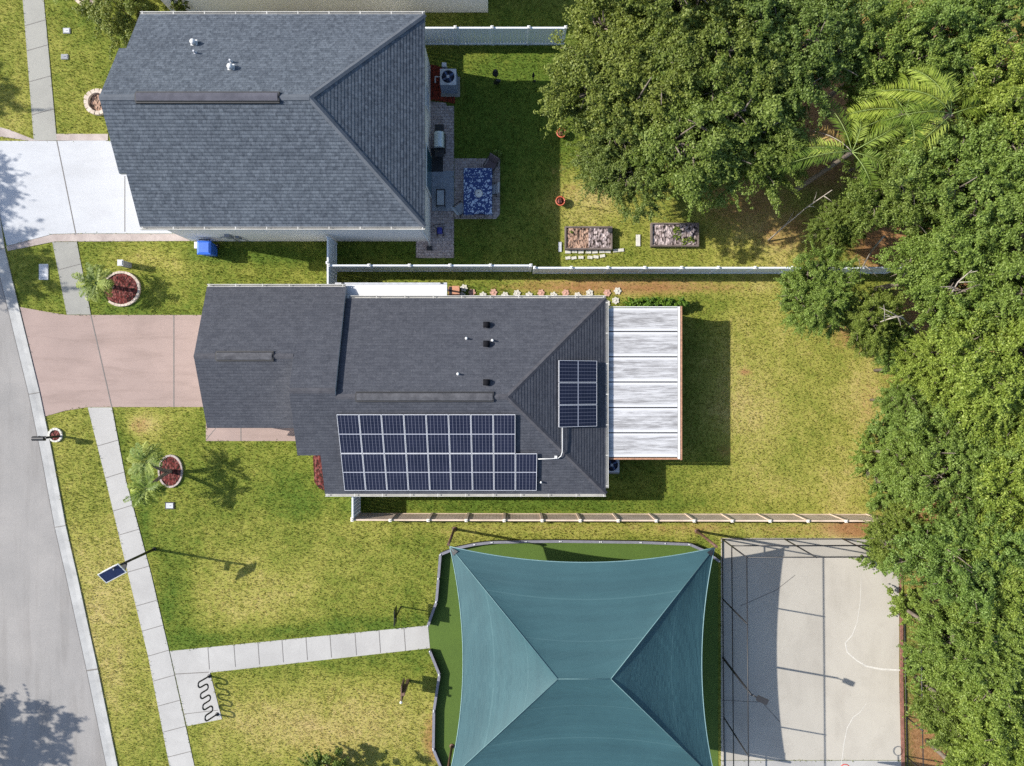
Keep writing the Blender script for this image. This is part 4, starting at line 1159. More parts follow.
# ------------------------------------------------------------------ back patio
def ac_unit(label, px, py, w, d, h, tone):
    q = G(px,py); r = thing('air_conditioner', label, 'air conditioner', q)
    b = MB(); b.obox(q+Vector((.03,-.06,.035)), (w+.16,d+.2,.07)); b.build('pad', M['concrete_dull'], r)
    b = MB(); b.obox(q+Vector((0,0,.07+h/2)), (w,d,h))
    for i in range(6):
        for (dx, dy, sx, sy) in ((0,-d/2-.006,w*.9,.012),(0,d/2+.006,w*.9,.012),(w/2+.006,0,.012,d*.9),(-w/2-.006,0,.012,d*.9)):
            b.obox(q+Vector((dx,dy,.07+h*(.15+.13*i))), (sx,sy,.03))
    cb = b.build('cabinet', tone, r)
    b = MB(); z = .07+h
    ring_o = [(w/2*.98*sx, d/2*.98*sy) for sx, sy in ((-1,-1),(1,-1),(1,1),(-1,1))]
    n = 24; cir = [(w*.40*math.cos(2*PI*i/n), w*.40*math.sin(2*PI*i/n)) for i in range(n)]
    sq = []
    for i in range(n):
        t = 2*PI*i/n; k = 1/max(abs(math.cos(t))/(w/2*.99), abs(math.sin(t))/(d/2*.99)); sq.append((k*math.cos(t), k*math.sin(t)))
    vs = [q+Vector((x,y,z+.004)) for x, y in sq] + [q+Vector((x,y,z+.05)) for x, y in cir] + [q+Vector((x*.95,y*.95,z-.02)) for x, y in cir]
    b._add(vs, [(i,(i+1) % n,n+(i+1) % n,n+i) for i in range(n)] + [(n+i,n+(i+1) % n,2*n+(i+1) % n,2*n+i) for i in range(n)])
    b.build('top', M['lightgrey'], r)
    b = MB(); b.lathe(q+Vector((0,0,z+.006)), [(w*.37,0),(w*.37,.006)], 20); wl = b.build('fan_well', plain('dark fan well', (.012,.02,.05), .5), r)
    b = MB()
    for i in range(4):
        t = 2*PI*i/4+.5; c0 = q+Vector((w*.22*math.cos(t), w*.22*math.sin(t), z+.02))
        b.obox(c0, (w*.3,.12,.012), Matrix.Rotation(t,3,'Z') @ Matrix.Rotation(.4,3,'X'))
    b.build('fan_blade', plain('blue grey blade', (.05,.09,.2), .4), wl)
    b = MB()
    for k in range(1, 5):
        rr = w*.4*k/4.2; b.tube([q+Vector((rr*math.cos(t), rr*math.sin(t), z+.04)) for t in np.linspace(0,2*PI,21)], .006, 4)
    for i in range(8):
        t = 2*PI*i/8; b.tube([q+Vector((.05*math.cos(t),.05*math.sin(t),z+.04)), q+Vector((w*.40*math.cos(t), w*.40*math.sin(t), z+.04))], .006, 4)
    b.build('grille', M['black'], r)
    b = MB(); b.obox(q+Vector((0,0,z+.05)), (.13,.13,.03)); b.build('fan_hub', M['lightgrey'], r)
    return r
ac1 = ac_unit('grey air conditioner with round fan on red mulch behind the grey-roofed house', 450,86,.80,.80,1.0, plain('blue grey cabinet', (0.20,0.24,0.31), .6))
ac_unit('air conditioner with blue fan tucked beside the charcoal roof and patio cover', 609.5,463,.76,.76,.75, M['greyplastic'])
b = MB(); q = G(450,86); b.tube([q+Vector((-.4,.2,.6)), q+Vector((-.68,.22,.6)), q+Vector((-.70,-.05,.5))], .035, 6); b.build('pipe', M['white'], ac1)
b = MB(); b.obox(q+Vector((-.2,.62,.55)), (.22,.2,1.0)); b.build('control_box', M['lightgrey'], ac1)

# grill
gq = G(441,146); gr = thing('barbecue_grill', 'black gas grill with silver hood by the house wall', 'grill', gq)
b = MB(); b.obox(gq+Vector((0,0,.42)), (.5,.85,.66)); b.build('cabinet', M['black'], gr)
b = MB()
n = 10; pr = [(.26*math.cos(t), .02+.24*math.sin(t)) for t in np.linspace(0, PI, n)]
A_ = [gq+Vector((p[0],-.38,.83+p[1])) for p in pr]; B_ = [gq+Vector((p[0],.38,.83+p[1])) for p in pr]
b._add(A_+B_, [tuple(range(n))[::-1], tuple(range(n,2*n))] + [(i,i+1,n+i+1,n+i) for i in range(n-1)] + [(n-1,0,n,2*n-1)], 0, False)
b.build('hood', plain('stainless hood', (0.55,0.60,0.60), .3, .5), gr)
for s in (-1, 1):
    b = MB(); b.obox(gq+Vector((0,s*.62,.80)), (.45,.36,.04)); b.build('side_shelf', M['black'], gr)
b = MB(); b.tube([gq+Vector((.30,-.3,.92)), gq+Vector((.30,.3,.92))], .018, 6)
for s in (-.28,.28): b.tube([gq+Vector((.30,s,.92)), gq+Vector((.24,s,.92))], .014, 6)
b.build('handle', M['black'], gr)
for i in range(4):
    b = MB(); b.tube([gq+Vector((.25,-.27+.18*i,.72)), gq+Vector((.29,-.27+.18*i,.72))], .03, 8); b.build('knob', M['black'], gr)
for sx in (-.2,.2):
    for sy in (-.38,.38):
        b = MB(); b.tube([gq+Vector((sx,sy,.05)), gq+Vector((sx+.04,sy,.05))], .05, 10); b.build('wheel', M['darkplastic'], gr)
b = MB(); q = G(437,160); b.obox(q+Vector((0,0,.024)), (.62,1.2,.018)); tag(b.build('grill_mat', M['darkplastic'], None, q), 'black mat lying on the paver path below the grill', 'mat')
# table with cloth
tq = G(478.5,195); td = thing('dining_table', 'patio dining table under a blue patterned cloth', 'table', tq)
b = MB(); b.obox(tq+Vector((0,0,.715)), (1.32,2.2,.04)); b.build('tabletop', M['greyplastic'], td)
for sx in (-.55,.55):
    for sy in (-.98,.98):
        b = MB(); b.tube([tq+Vector((sx,sy,.02)), tq+Vector((sx,sy,.70))], .03, 8); b.build('leg', M['black'], td)
b = MB(); w_, d_ = 1.40, 2.28
b.obox(tq+Vector((0,0,.745)), (w_,d_,.012))
n = 40
per = []
for (x0__,y0__,x1__,y1__) in ((-1,-1,1,-1),(1,-1,1,1),(1,1,-1,1),(-1,1,-1,-1)):
    for i in range(n//4):
        t = i/(n//4); per.append(((x0__+(x1__-x0__)*t)*w_/2, (y0__+(y1__-y0__)*t)*d_/2))
vs = [tq+Vector((x,y,.751)) for x, y in per] + [tq+Vector((x*(1.03+.02*math.sin(i*2.1)), y*(1.02+.015*math.sin(i*2.1)), .60)) for i, (x, y) in enumerate(per)]
b._add(vs, [(n+i, n+(i+1) % n, (i+1) % n, i) for i in range(n)])
tag(b.build('tablecloth', M['cloth'], None, tq+Vector((0,0,.74))), 'blue and white floral tablecloth on the patio table', 'tablecloth')
cq = G(479.5,197.5,.752); b = MB(); b.lathe(cq, [(.19,0),(.20,.02),(.12,.05),(.05,.09),(.04,.16)], 18); b.lathe(cq+Vector((0,0,.16)), [(.025,0),(.02,.03)], 8, 1)
tag(b.build('parasol_base', [M['white'], M['darkplastic']], None, cq), 'round white dish with dark centre on the blue tablecloth', 'dish')

def chair(label, px, py, rz, mt):
    r = thing('patio_chair', label, 'chair', (0,0,0), 'chairs round the patio table')
    b = MB()
    b.obox((0,0,.42), (.50,.48,.05)); b.build('seat', mt, r)
    b = MB(); b.obox((0,.29,.70), (.50,.05,.56), Matrix.Rotation(-.28,3,'X')); b.build('backrest', mt, r)
    for s in (-1, 1):
        b = MB(); b.tube([(s*.28,-.22,.62),(s*.29,.05,.64),(s*.28,.28,.66)], .025, 6); b.tube([(s*.28,-.22,.62),(s*.28,-.22,.42)], .018, 6); b.build('armrest', M['black'], r)
        for y in (-.22,.22):
            b = MB(); b.tube([(s*.25,y,.41),(s*.26,y*1.08,.025)], .018, 6); b.build('leg', M['black'], r)
    r.location = G(px,py); r.rotation_euler = (0,0,rz)
chair('dark brown patio chair turned at the upper right corner of the table', 491,168, math.radians(-32), M['chairbrown'])
chair('dark brown patio chair at the lower end of the table', 480,212.5, math.radians(180), M['chairbrown'])
chair('grey patio chair pushed in at the right side of the table', 492,192, math.radians(-92), M['chairgrey'])
chair('grey patio chair turned away at the lower left of the table', 461.5,211, math.radians(128), M['chairgrey'])
q = G(441.5,200); stb = thing('side_table', 'black-framed grey side table on the grey patio slab', 'side table', q)
b = MB()
for (dx,dy,sx,sy) in ((0,.40,.46,.05),(0,-.40,.46,.05),(-.205,0,.05,.75),(.205,0,.05,.75)): b.obox(q+Vector((dx,dy,.45)), (sx,sy,.05))
b.build('frame', M['black'], stb)
b = MB(); b.obox(q+Vector((0,0,.445)), (.36,.75,.02)); b.build('top', M['chairgrey'], stb)
for sx in (-.2,.2):
    for sy in (-.39,.39):
        b = MB(); b.tube([q+Vector((sx,sy,.026)), q+Vector((sx,sy,.425))], .02, 6); b.build('leg', M['black'], stb)
q = G(440.5,232); hr_ = thing('hose_reel', 'blue reel with black frame on the pavers near the downspout', 'hose reel', q)
b = MB(); b.tube([q+Vector((-.12,0,.34)), q+Vector((.12,0,.34))], .17, 16); b.build('drum', plain('dark blue plastic', (.02,.03,.25), .5), hr_)
b = MB()
for s in (-1, 1): b.tube([q+Vector((s*.15,-.22,.02)), q+Vector((s*.15,0,.36)), q+Vector((s*.15,.22,.02))], .02, 6)
b.tube([q+Vector((-.15,.05,.36)), q+Vector((-.3,.2,.72)), q+Vector((.3,.24,.75))], .02, 6); b.build('frame', M['black'], hr_)
# lawn ornaments
def ornament(label, px, py, s):
    q = G(px,py); r = thing('garden_ornament', label, 'ornament', q)
    b = MB(); b.tube([q, q+Vector((0,0,1.0*s))], .02, 6); b.build('stake', M['black'], r)
    b = MB(); b.lathe(q+Vector((0,0,.95*s)), [(.02,0),(.16*s,.12),(.14*s,.3),(.05*s,.36),(.10*s,.45),(.02,.55)], 10); b.build('figure', M['black'], r)
    b = MB(); b.obox(q+Vector((.06,-.08,.35*s)), (.22*s,.12*s,.4*s), Matrix.Rotation(.4,3,'Y')); b.build('base', M['black'], r)
ornament('dark garden ornament on a stake in the sunlit strip of back lawn', 496,83,1.0)
ornament('tiny dark stake ornament beside the oak at the right of the lit lawn strip', 533,81,.45)
def potpole(label, px, py, hp):
    q = G(px,py); r = thing('garden_pot', label, 'pot', q)
    b = MB(); b.lathe(q, [(.14,0),(.22,.28),(.25,.30),(.25,.34),(.20,.34),(.19,.30)], 14); b.build('pot', M['orange'], r)
    b = MB(); b.lathe(q+Vector((0,0,.30)), [(.19,0),(.05,.02)], 14); b.build('soil', M['mulch_red'], r)
    b = MB(); b.tube([q+Vector((.05,0,.25)), q+Vector((.05,0,hp))], .016, 6); b.build('pole', M['black'], r)
potpole('orange pot with a thin dark pole above the left raised bed', 560,202.5,1.95)
potpole('orange pot at the left edge of the oak crown', 561,135,.6)

def raised_bed(label, x0, y0, x1, y1, mats):
    q = G((x0+x1)/2,(y0+y1)/2); r = thing('raised_bed', label, 'raised bed', q)
    a, c = G(x0,y1), G(x1,y0); h = .30; t = .07
    for (xa,ya,xb,yb) in ((a.x,a.y,c.x,a.y+t),(a.x,c.y-t,c.x,c.y),(a.x,a.y+t+.002,a.x+t,c.y-t-.002),(c.x-t,a.y+t+.002,c.x,c.y-t-.002)):
        b = MB(); b.box(xa,ya,-.02,xb,yb,h); b.build('board', M['timber'], r)
    m = (a.x+c.x)/2
    for (xa, xb, mt) in ((a.x+t, m, mats[0]), (m, c.x-t, mats[1])):
        b = MB()
        nx, ny = 8, 8; vs = []; fs = []
        for i in range(nx+1):
            for j in range(ny+1):
                vs.append((xa+(xb-xa)*i/nx, a.y+t+(c.y-a.y-2*t)*j/ny, .20+random.uniform(0,.06)))
        for i in range(nx):
            for j in range(ny): fs.append((i*(ny+1)+j,(i+1)*(ny+1)+j,(i+1)*(ny+1)+j+1,i*(ny+1)+j+1))
        b._add(vs, fs); b.build('soil', mt, r)
    EXCL.append([(x0-1,y0-1),(x1+1,y0-1),(x1+1,y1+1),(x0-1,y1+1)])
    return r
rb1 = raised_bed('left timber raised bed, half brown half grey chips, with stepping stones below', 564.5,227.5,611.5,250.5, (M['chips_brown'], M['chips_grey']))
rb2 = raised_bed('right timber raised bed with green weeds among grey chips', 650,224,697.5,247.5, (M['chips_grey'], M['chips_grey']))
b = MB(); q = G(609,232,.26); b.lathe(q, [(.10,0),(.13,.16),(.10,.16)], 12); tag(b.build('flower_pot', M['darkplastic'], None, q), 'small black pot in the corner of the left raised bed', 'pot')

def paving(name, label, px, py, w, d, rz, mt, group, h=.045):
    b = MB(); q = G(px,py); z = Matrix.Rotation(rz,3,'Z')
    b.obox(q+Vector((0,0,h/2)), (w,d,h), z); b.obox(q+Vector((0,0,h+.006)), (w*.92,d*.9,.012), z)
    tag(b.build(name, mt, None, q), label, 'paving stone', group)
up_ = [(568,252),(574.5,251.5),(581,252),(588.5,252),(595,252),(602,251.5),(608,251.5),(618.5,250.5)]
lo_ = [(568,258),(574,258),(581,257.5),(590,257.5),(596,257),(602.5,256)]
ordn = ['first','second','third','fourth','fifth','sixth','seventh','eighth','ninth','tenth','eleventh','twelfth','thirteenth','fourteenth','fifteenth','sixteenth','seventeenth','eighteenth']
for i, (x, y) in enumerate(up_):
    paving('paving_block', 'small white paving block, %s from the left in the row touching the left raised bed' % ordn[i], x, y, .28 if i != 7 else .55, .16, random.uniform(-.08,.08)+(.1 if i == 7 else 0), M['stone'], 'white blocks below the left raised bed')
for i, (x, y) in enumerate(lo_):
    paving('paving_block', 'small white paving block, %s from the left in the lower row near the white fence' % ordn[i], x, y, .26, .15, random.uniform(-.2,.2), M['stone'], 'white blocks below the left raised bed')
paving('paving_slab', 'upright white slab lying in the lawn between the two raised beds', 638,240.5,.22,.58,0, M['stone'], None)
paving('paving_slab', 'grey slab at the shadow edge left of the left raised bed', 560,247,.16,.5,0, M['lightgrey'], None)
# flower-shaped stepping stones
def flower(px, py, mt, label, s=.172):
    b = MB(); q = G(px,py); pts = []
    ph = random.uniform(0, 1)
    for i in range(36):
        t = 2*PI*i/36; r = s*(1+.15*math.cos(6*(t+ph)))
        pts.append((q.x+r*math.cos(t), q.y+r*math.sin(t)))
    b.prism(pts, 0, .045); b.lathe(q+Vector((0,0,.045)), [(s*.4,0),(s*.34,.012)], 10)
    tag(b.build('stepping_stone', mt, None, q), label, 'stepping stone', 'flower stepping stones by the charcoal house')
fl_ = [(464,288,0),(462,295.5,0),(472,292.5,1),(483,295.5,0),(493.5,292.5,1),(505,295.5,0),(517,293.5,0),(529,295.5,0),(541,293,1),(553.5,295.5,0),(565.5,293,1),(577.5,295.8,0),(589.5,293,0),(607,293,1),(617.5,291,0),(615.5,300.5,0),(606.5,303.5,0)]
wc = pcnt = 0
for (x, y, c_) in fl_:
    if c_: pcnt += 1; lab = 'pink flower-shaped stepping stone, %s pink one from the brown box' % ordn[pcnt-1]
    else: wc += 1; lab = 'white flower-shaped stepping stone, %s white one from the brown box' % ordn[wc-1]
    flower(x, y, M['stone_pink'] if c_ else M['stone'], lab)
q = G(455,292); wbx = thing('wooden_box', 'orange-brown box at the end of the white lean-to roof', 'box', q)
b = MB(); b.box(q.x-.28,q.y-.22,.0,q.x+.24,q.y+.22,.5); b.build('body', M['terracotta'], wbx)
b = MB(); b.box(q.x-.10,q.y-.24,.505,q.x+.26,q.y+.24,.54); b.build('lid', M['terracotta'], wbx)
b = MB(); b.box(q.x-.26,q.y-.2,.502,q.x-.11,q.y+.2,.51); b.build('shadow_strip', M['black'], wbx)  # black strip stands in for the shadow on the box's left end

# ------------------------------------------------------------------ vegetation
def leaf_arrays(rng, centers, radii, n, L, flat=.75, upb=.55):
    """n leaf cards spread through clumps; returns verts, vals"""
    k = len(centers)
    w = radii**2; idx = rng.choice(k, n, p=w/w.sum())
    d = rng.normal(size=(n,3)); d /= np.linalg.norm(d, axis=1)[:,None]
    r = rng.random(n)**(1/2.2)
    c = centers[idx] + d*(radii[idx]*r)[:,None]*np.array([1,1,flat])
    nr = 0.55*d + np.array([0,0,upb]) + rng.normal(size=(n,3))*.5
    nr /= np.linalg.norm(nr, axis=1)[:,None]
    t = rng.normal(size=(n,3)); t -= nr*(t*nr).sum(1)[:,None]; t /= np.linalg.norm(t, axis=1)[:,None]
    bt = np.cross(nr, t)
    ll = L*(.65+.7*rng.random(n)); ww = ll*(.42+.25*rng.random(n))
    dr = np.zeros((n,3)); dr[:,2] = -.12*ll
    v = np.stack([c-t*(ll/2)[:,None], c+bt*(ww/2)[:,None]-t*(ll*.05)[:,None], c+t*(ll/2)[:,None]+dr, c-bt*(ww/2)[:,None]-t*(ll*.05)[:,None]], 1)
    cl = rng.random(k)
    vals = np.clip(.30*cl[idx]+.25+.35*rng.normal(size=n)*.6+.15, 0, 1)
    return v, vals

def leaf_object(name, v, vals, mat, parent=None, extra=None):
    n = len(v)
    me = bpy.data.meshes.new(name)
    me.vertices.add(4*n); me.vertices.foreach_set('co', v.reshape(-1).astype(np.float32))
    me.loops.add(4*n); me.loops.foreach_set('vertex_index', np.arange(4*n, dtype=np.int32))
    me.polygons.add(n); me.polygons.foreach_set('loop_start', np.arange(0, 4*n, 4, dtype=np.int32))
    me.update(calc_edges=True)
    at = me.attributes.new('leafv', 'FLOAT', 'FACE'); at.data.foreach_set('value', vals.astype(np.float32))
    for nm, val in (extra or {}).items():
        a2 = me.attributes.new(nm, 'FLOAT', 'FACE'); a2.data.foreach_set('value', val.astype(np.float32))
    me.materials.append(mat)
    o = link(bpy.data.objects.new(name, me))
    if parent: o.parent = parent
    return o

def make_tree(rng, R, Ht, mat, nleaf, L, name='tree', vert=.78, nclump=640):
    """tree at the origin: crown radius R, total height Ht; limbs carry lobes, lobes carry twig clumps"""
    r = link(bpy.data.objects.new(name, None))
    cz = Ht - R*vert
    def unit(v): return v/np.linalg.norm(v, axis=-1, keepdims=True)
    nl = 22
    lobes = unit(np.stack([rng.normal(size=nl), rng.normal(size=nl), np.abs(rng.normal(size=nl))*.8-.25], 1))
    lamp = .62+.38*rng.random(nl); lw = 9+14*rng.random(nl)
    d = unit(np.stack([rng.normal(size=nclump), rng.normal(size=nclump), rng.normal(size=nclump)*.85+.18], 1))
    g = (lamp[None]*np.exp(lw[None]*(d @ lobes.T - 1))).max(1)
    az = np.arctan2(d[:,1], d[:,0]); ph = rng.random(4)*6.28
    rad = R*(.46+.52*g)*(1+.09*np.sin(2*az+ph[0])+.07*np.sin(3*az+ph[1])+.05*np.sin(5*az+ph[2]))
    dep = 1-.42*rng.random(nclump)**1.8
    cs = d*(rad*dep)[:,None]*np.array([1,1,vert])+np.array([0,0,cz])
    rs = R*(.04+.06*rng.random(nclump))
    v1, l1 = leaf_arrays(rng, cs, rs, int(nleaf*.5), L, .6, .5)
    # loose sprays of leaves along twigs that stick out of the surface
    ns = int(nclump*.9); k = rng.choice(nclump, ns); base = cs[k]
    out = unit(d[k]*np.array([1,1,.5])+rng.normal(size=(ns,3))*.45)
    m = 7; tt = np.linspace(0, 1, m)
    sp = base[:,None,:]+out[:,None,:]*(tt[None,:,None]*R*(.10+.20*rng.random(ns)**1.5)[:,None,None])
    sp[:,:,2] -= (tt**2*.05*R)[None]
    cs2 = sp.reshape(-1,3); rs2 = np.repeat(R*(.022+.018*rng.random(ns)), m)*np.tile(1.15-.6*tt, ns)
    v2, l2 = leaf_arrays(rng, cs2, rs2, int(nleaf*.5), L*.92, 1.0, .45)
    lob = np.concatenate([l1, l2])
    leaf_object('crown', np.concatenate([v1, v2]), np.clip(lob, 0, 1), mat, r)
    b = MB(); base_ = Vector((0,0,-.05)); fork = Vector((.05*R*rng.normal(), .05*R*rng.normal(), Ht*.34))
    b.tube([base_, Vector((fork.x*.4, fork.y*.4, Ht*.17)), fork], [.035*R+.03, .03*R+.02, .026*R+.02], 10)
    for q in lobes:
        e = Vector(tuple(q*R*.56*np.array([1,1,vert])+np.array([0,0,cz])))
        mm = fork.lerp(e, .5)+Vector((0,0,.08*R))+Vector(tuple(rng.normal(size=3)*.05*R))
        b.tube([fork, mm, e], [.028*R, .018*R, .007*R], 7)
        for j in range(6):
            t = .35+.6*rng.random(); p = mm.lerp(e, t); w = p+(e-fork).normalized()*.09*R+Vector(tuple(rng.normal(size=3)*.11*R))
            b.tube([p, p.lerp(w,.5)+Vector((0,0,.03*R)), w], [.010*R, .007*R, .003*R], 5)
    b.build('trunk', M['bark'], r)
    return r

rng = np.random.default_rng(11)
PROTO = {}
def proto(key, **kw):
    PROTO[key] = make_tree(np.random.default_rng(kw.pop('seed')), **kw)
proto('sparse', seed=8, R=3.0, Ht=7.5, mat=M['leaf_oak'], nleaf=8000, L=.15, nclump=220)
proto('airy', seed=9, R=3.0, Ht=7.5, mat=M['leaf_oak'], nleaf=22000, L=.14, nclump=300)
proto('oakA', seed=1, R=3.0, Ht=7.5, mat=M['leaf_oak'], nleaf=140000, L=.078)
proto('oakB', seed=2, R=3.0, Ht=7.5, mat=M['leaf_oak'], nleaf=140000, L=.078)
proto('deepA', seed=3, R=3.0, Ht=7.5, mat=M['leaf_deep'], nleaf=140000, L=.078)
proto('deepB', seed=4, R=3.0, Ht=7.5, mat=M['leaf_deep'], nleaf=140000, L=.078)
proto('woodA', seed=15, R=3.0, Ht=7.5, mat=M['leaf_wood'], nleaf=140000, L=.078)
proto('woodB', seed=16, R=3.0, Ht=7.5, mat=M['leaf_wood'], nleaf=140000, L=.078)
proto('brightA', seed=5, R=3.0, Ht=7.5, mat=M['leaf_bright'], nleaf=140000, L=.078)
proto('brightB', seed=6, R=3.0, Ht=7.5, mat=M['leaf_bright'], nleaf=140000, L=.078)
used = set()
def plant(key, px, py, rpx, ht, label, group='trees of the wood on the right', name='tree', cat='tree', stretch=1.0, rot=None):
    """px,py,rpx: where the crown shows in the photograph; ht: tree height"""
    hc_ = ht*.72; k = (CH-hc_)/CF
    x, y = (px-512)*k, -(py-383)*k; R = rpx*k
    src = PROTO[key]
    if key in used: o = copy_tree(src)
    else: o = src; used.add(key)
    o.name = name
    s = R/3.0*1.34; ht *= random.uniform(.9, 1.1)
    o.scale = (s*stretch, s, ht/7.5)
    o.location = (x, y, 0)
    o.rotation_euler = (0, 0, random.uniform(0, 6.28) if rot is None else rot)
    tag(o, label, cat, group)
    return o
NG = 'oaks above the raised beds'
plant('oakA', 632, 62, 78, 8.0, 'broad oak crown nearest the grey-roofed house, by the top fence', NG, 'oak_tree')
plant('deepA', 712, 110, 80, 8.2, 'dark oak crown directly above the right raised bed', NG, 'oak_tree')
plant('oakB', 702, 14, 78, 8.6, 'oak crown cut by the top edge between two other oaks', NG, 'oak_tree')
plant('deepB', 785, 45, 70, 8.4, 'dark oak crown left of the bare brown gap at the top', NG, 'oak_tree')
plant('oakB', 628, 148, 52, 6.6, 'smaller low oak crown hanging above the left raised bed', NG, 'oak_tree')
plant('deepA', 752, 142, 50, 6.4, 'low dark oak crown between the right raised bed and the bare brown gap', NG, 'oak_tree')
WL = [('brightA', 885, 45, 58, 8.2, 'bright leafy tree at the top edge above the palms'),
 ('brightB', 965, 30, 62, 8.6, 'bright leafy tree at the top edge right of the palms'),
 ('brightA', 1020, 105, 56, 8.8, 'bright tree at the right edge beside the right palm'),
 ('brightB', 928, 158, 34, 7.2, 'small bright tree wedged between the palms'),
 ('woodA', 878, 128, 34, 5.8, 'low tree under the palm with the long left frond'),
 ('woodB', 972, 148, 36, 6.0, 'low tree directly below the palm farthest right'),
 ('woodB', 902, 138, 30, 7.0, 'narrow tree between the left palm and the middle palm'),
 ('brightB', 948, 160, 32, 7.4, 'small bright tree under the palm farthest right'),
 ('brightA', 925, 78, 40, 6.6, 'bright tree just above the middle palm'),
 ('deepA', 900, 192, 52, 7.4, 'tree below the palms, above the bare patch of red earth'),
 ('brightB', 985, 185, 62, 8.6, 'wide tree at the right, just below the right palm'),
 ('deepB', 836, 226, 36, 5.2, 'small low tree between the palm and the end of the white fence'),
 ('woodA', 818, 292, 56, 6.0, 'leafy tree spilling over the end of the long white fence'),
 ('deepA', 876, 318, 44, 6.6, 'dark tree at the upper right corner of the back lawn'),
 ('woodB', 950, 270, 62, 8.4, 'broad tree right of the bare patch of red earth'),
 ('brightA', 1024, 285, 58, 9.0, 'bright tree at the right edge level with the white fence'),
 ('woodA', 902, 350, 36, 5.4, 'dark low tree filling the corner between the back lawn and the wood'),
 ('woodB', 918, 402, 40, 5.8, 'low tree at the right end of the back lawn, level with the solar panels'),
 ('woodA', 938, 368, 50, 7.4, 'tree bordering the back lawn level with the patio cover'),
 ('woodB', 1000, 375, 60, 8.8, 'tree at the right edge level with the patio cover'),
 ('woodA', 918, 458, 48, 7.0, 'tree overhanging the lower right part of the back lawn'),
 ('brightB', 968, 460, 60, 8.4, 'wide bright tree behind the one over the lower back lawn'),
 ('woodA', 1030, 470, 56, 9.0, 'tree cut by the right edge level with the solar panels'),
 ('deepA', 904, 538, 42, 6.8, 'tree over the upper right corner of the court'),
 ('woodB', 958, 553, 60, 8.2, 'wide tree right of the court corner'),
 ('brightA', 1026, 570, 60, 9.0, 'tree cut by the right edge level with the top of the court'),
 ('woodA', 957, 638, 46, 7.0, 'tree beside the court next to the white crack'),
 ('brightB', 1004, 655, 60, 8.6, 'bright tree at the right edge beside the middle of the court'),
 ('deepB', 978, 722, 44, 6.6, 'tree near the bottom right, right of the low rusty fence'),
 ('woodB', 1026, 745, 58, 8.6, 'tree in the bottom right corner of the picture'),
 ('woodA', 990, 795, 44, 6.6, 'tree cut by the bottom edge right of the low rusty fence')]
for w_ in WL: plant(w_[0], w_[1], w_[2], w_[3]*(1.1 if w_[1] > 975 else .92 if w_[2] < 200 else .68 if w_[1] < 950 or w_[2] > 700 else .9), *w_[4:])
# trees across the road (their shadows fall on the road and drives)
SG = 'street trees across the road'
def plant_plan(key, px, py, R, ht, label, name='street_tree'):
    src = PROTO[key]; o = copy_tree(src) if key in used else src; used.add(key); o.name = name
    o.scale = (R/3, R/3, ht/7.5); o.location = G(px,py); o.rotation_euler = (0,0,random.uniform(0,6.28)); tag(o, label, 'tree', SG); return o
plant_plan('airy', -166, 712, 3.7, 8.6, 'street tree casting the large shadow on the road at the bottom left')
plant_plan('sparse', -222, 152, 3.3, 9.6, 'street tree casting the shadow on the white driveway')
plant_plan('airy', -196, 236, 3.1, 9.6, 'street tree casting the shadow on the verge with the pale utility lid')
plant_plan('airy', -225, 60, 2.4, 9.6, 'street tree casting the shadow on the top-left verge')

# shrubs
def shrub(label, px, py, R, ht, mat, n, L, name='shrub', cat='shrub', group=None, squash=(1,1)):
    rg = np.random.default_rng(int(px*7+py))
    r = thing(name, label, cat, G(px,py), group)
    cs, rs = [], []
    for i in range(80):
        a = rg.random()*6.28; q = R*math.sqrt(rg.random())*(.72+.16*math.sin(3*a+px)+.1*math.sin(5*a+py))
        z = ht*(.3+.6*rg.random()*(1-.6*min(1, q/R)**2)); x_, y_ = math.cos(a)*q, math.sin(a)*q
        cs.append((x_*squash[0], y_*squash[1], z)); rs.append(R*(.07+.09*rg.random()))
        if i % 2:
            d_ = np.array([math.cos(a+rg.normal()*.6), math.sin(a+rg.normal()*.6), .35])
            for t_ in range(1, 6):
                e_ = np.array([x_, y_, z])+d_*R*.07*t_; cs.append((e_[0]*squash[0], e_[1]*squash[1], e_[2]-.01*t_*t_*R)); rs.append(R*(.06-.006*t_))
    v, vals = leaf_arrays(rg, np.array(cs), np.array(rs), n, L)
    leaf_object('foliage', v, vals, mat, r)
    b = MB()
    for c in cs[:12]: b.tube([Vector((0,0,-.03)), Vector((c[0]*.4,c[1]*.4,c[2]*.5)), Vector(c)], [.03,.02,.008], 5)
    o = b.build('stem', M['bark']); o.parent = r
    return r
shrub('big yellow-green shrub at the top-left corner of the grey roof', 137,24,2.2,2.4, M['leaf_shrub'], 26000, .095)
shrub('dark shrub between the top house wall and the grey roof', 188,14,.55,1.6, M['leaf_oak'], 1800, .11)
shrub('dark green bush at the bottom edge below the lawn', 326,764,1.55,2.2, M['leaf_deep'], 14000, .10)
shrub('purplish tree cut by the bottom edge left of the turf edging', 348,772,1.5,5.4, M['leaf_deep'], 9000, .12, 'small_tree', 'tree')
shrub('yellow-green young plant beside the turned brown chair', 497,156,.28,.55, M['leaf_bright'], 420, .10, 'plant', 'plant')
for i, x in enumerate((634,647,660,673)):
    shrub('glossy green hedge shrub along the patio cover, %s from the left' % ordn[i], x, 305, .62, 1.0, M['leaf_hedge'], 3200, .10, 'hedge_shrub', 'hedge', 'hedge shrubs along the patio cover', (1.1,.6))
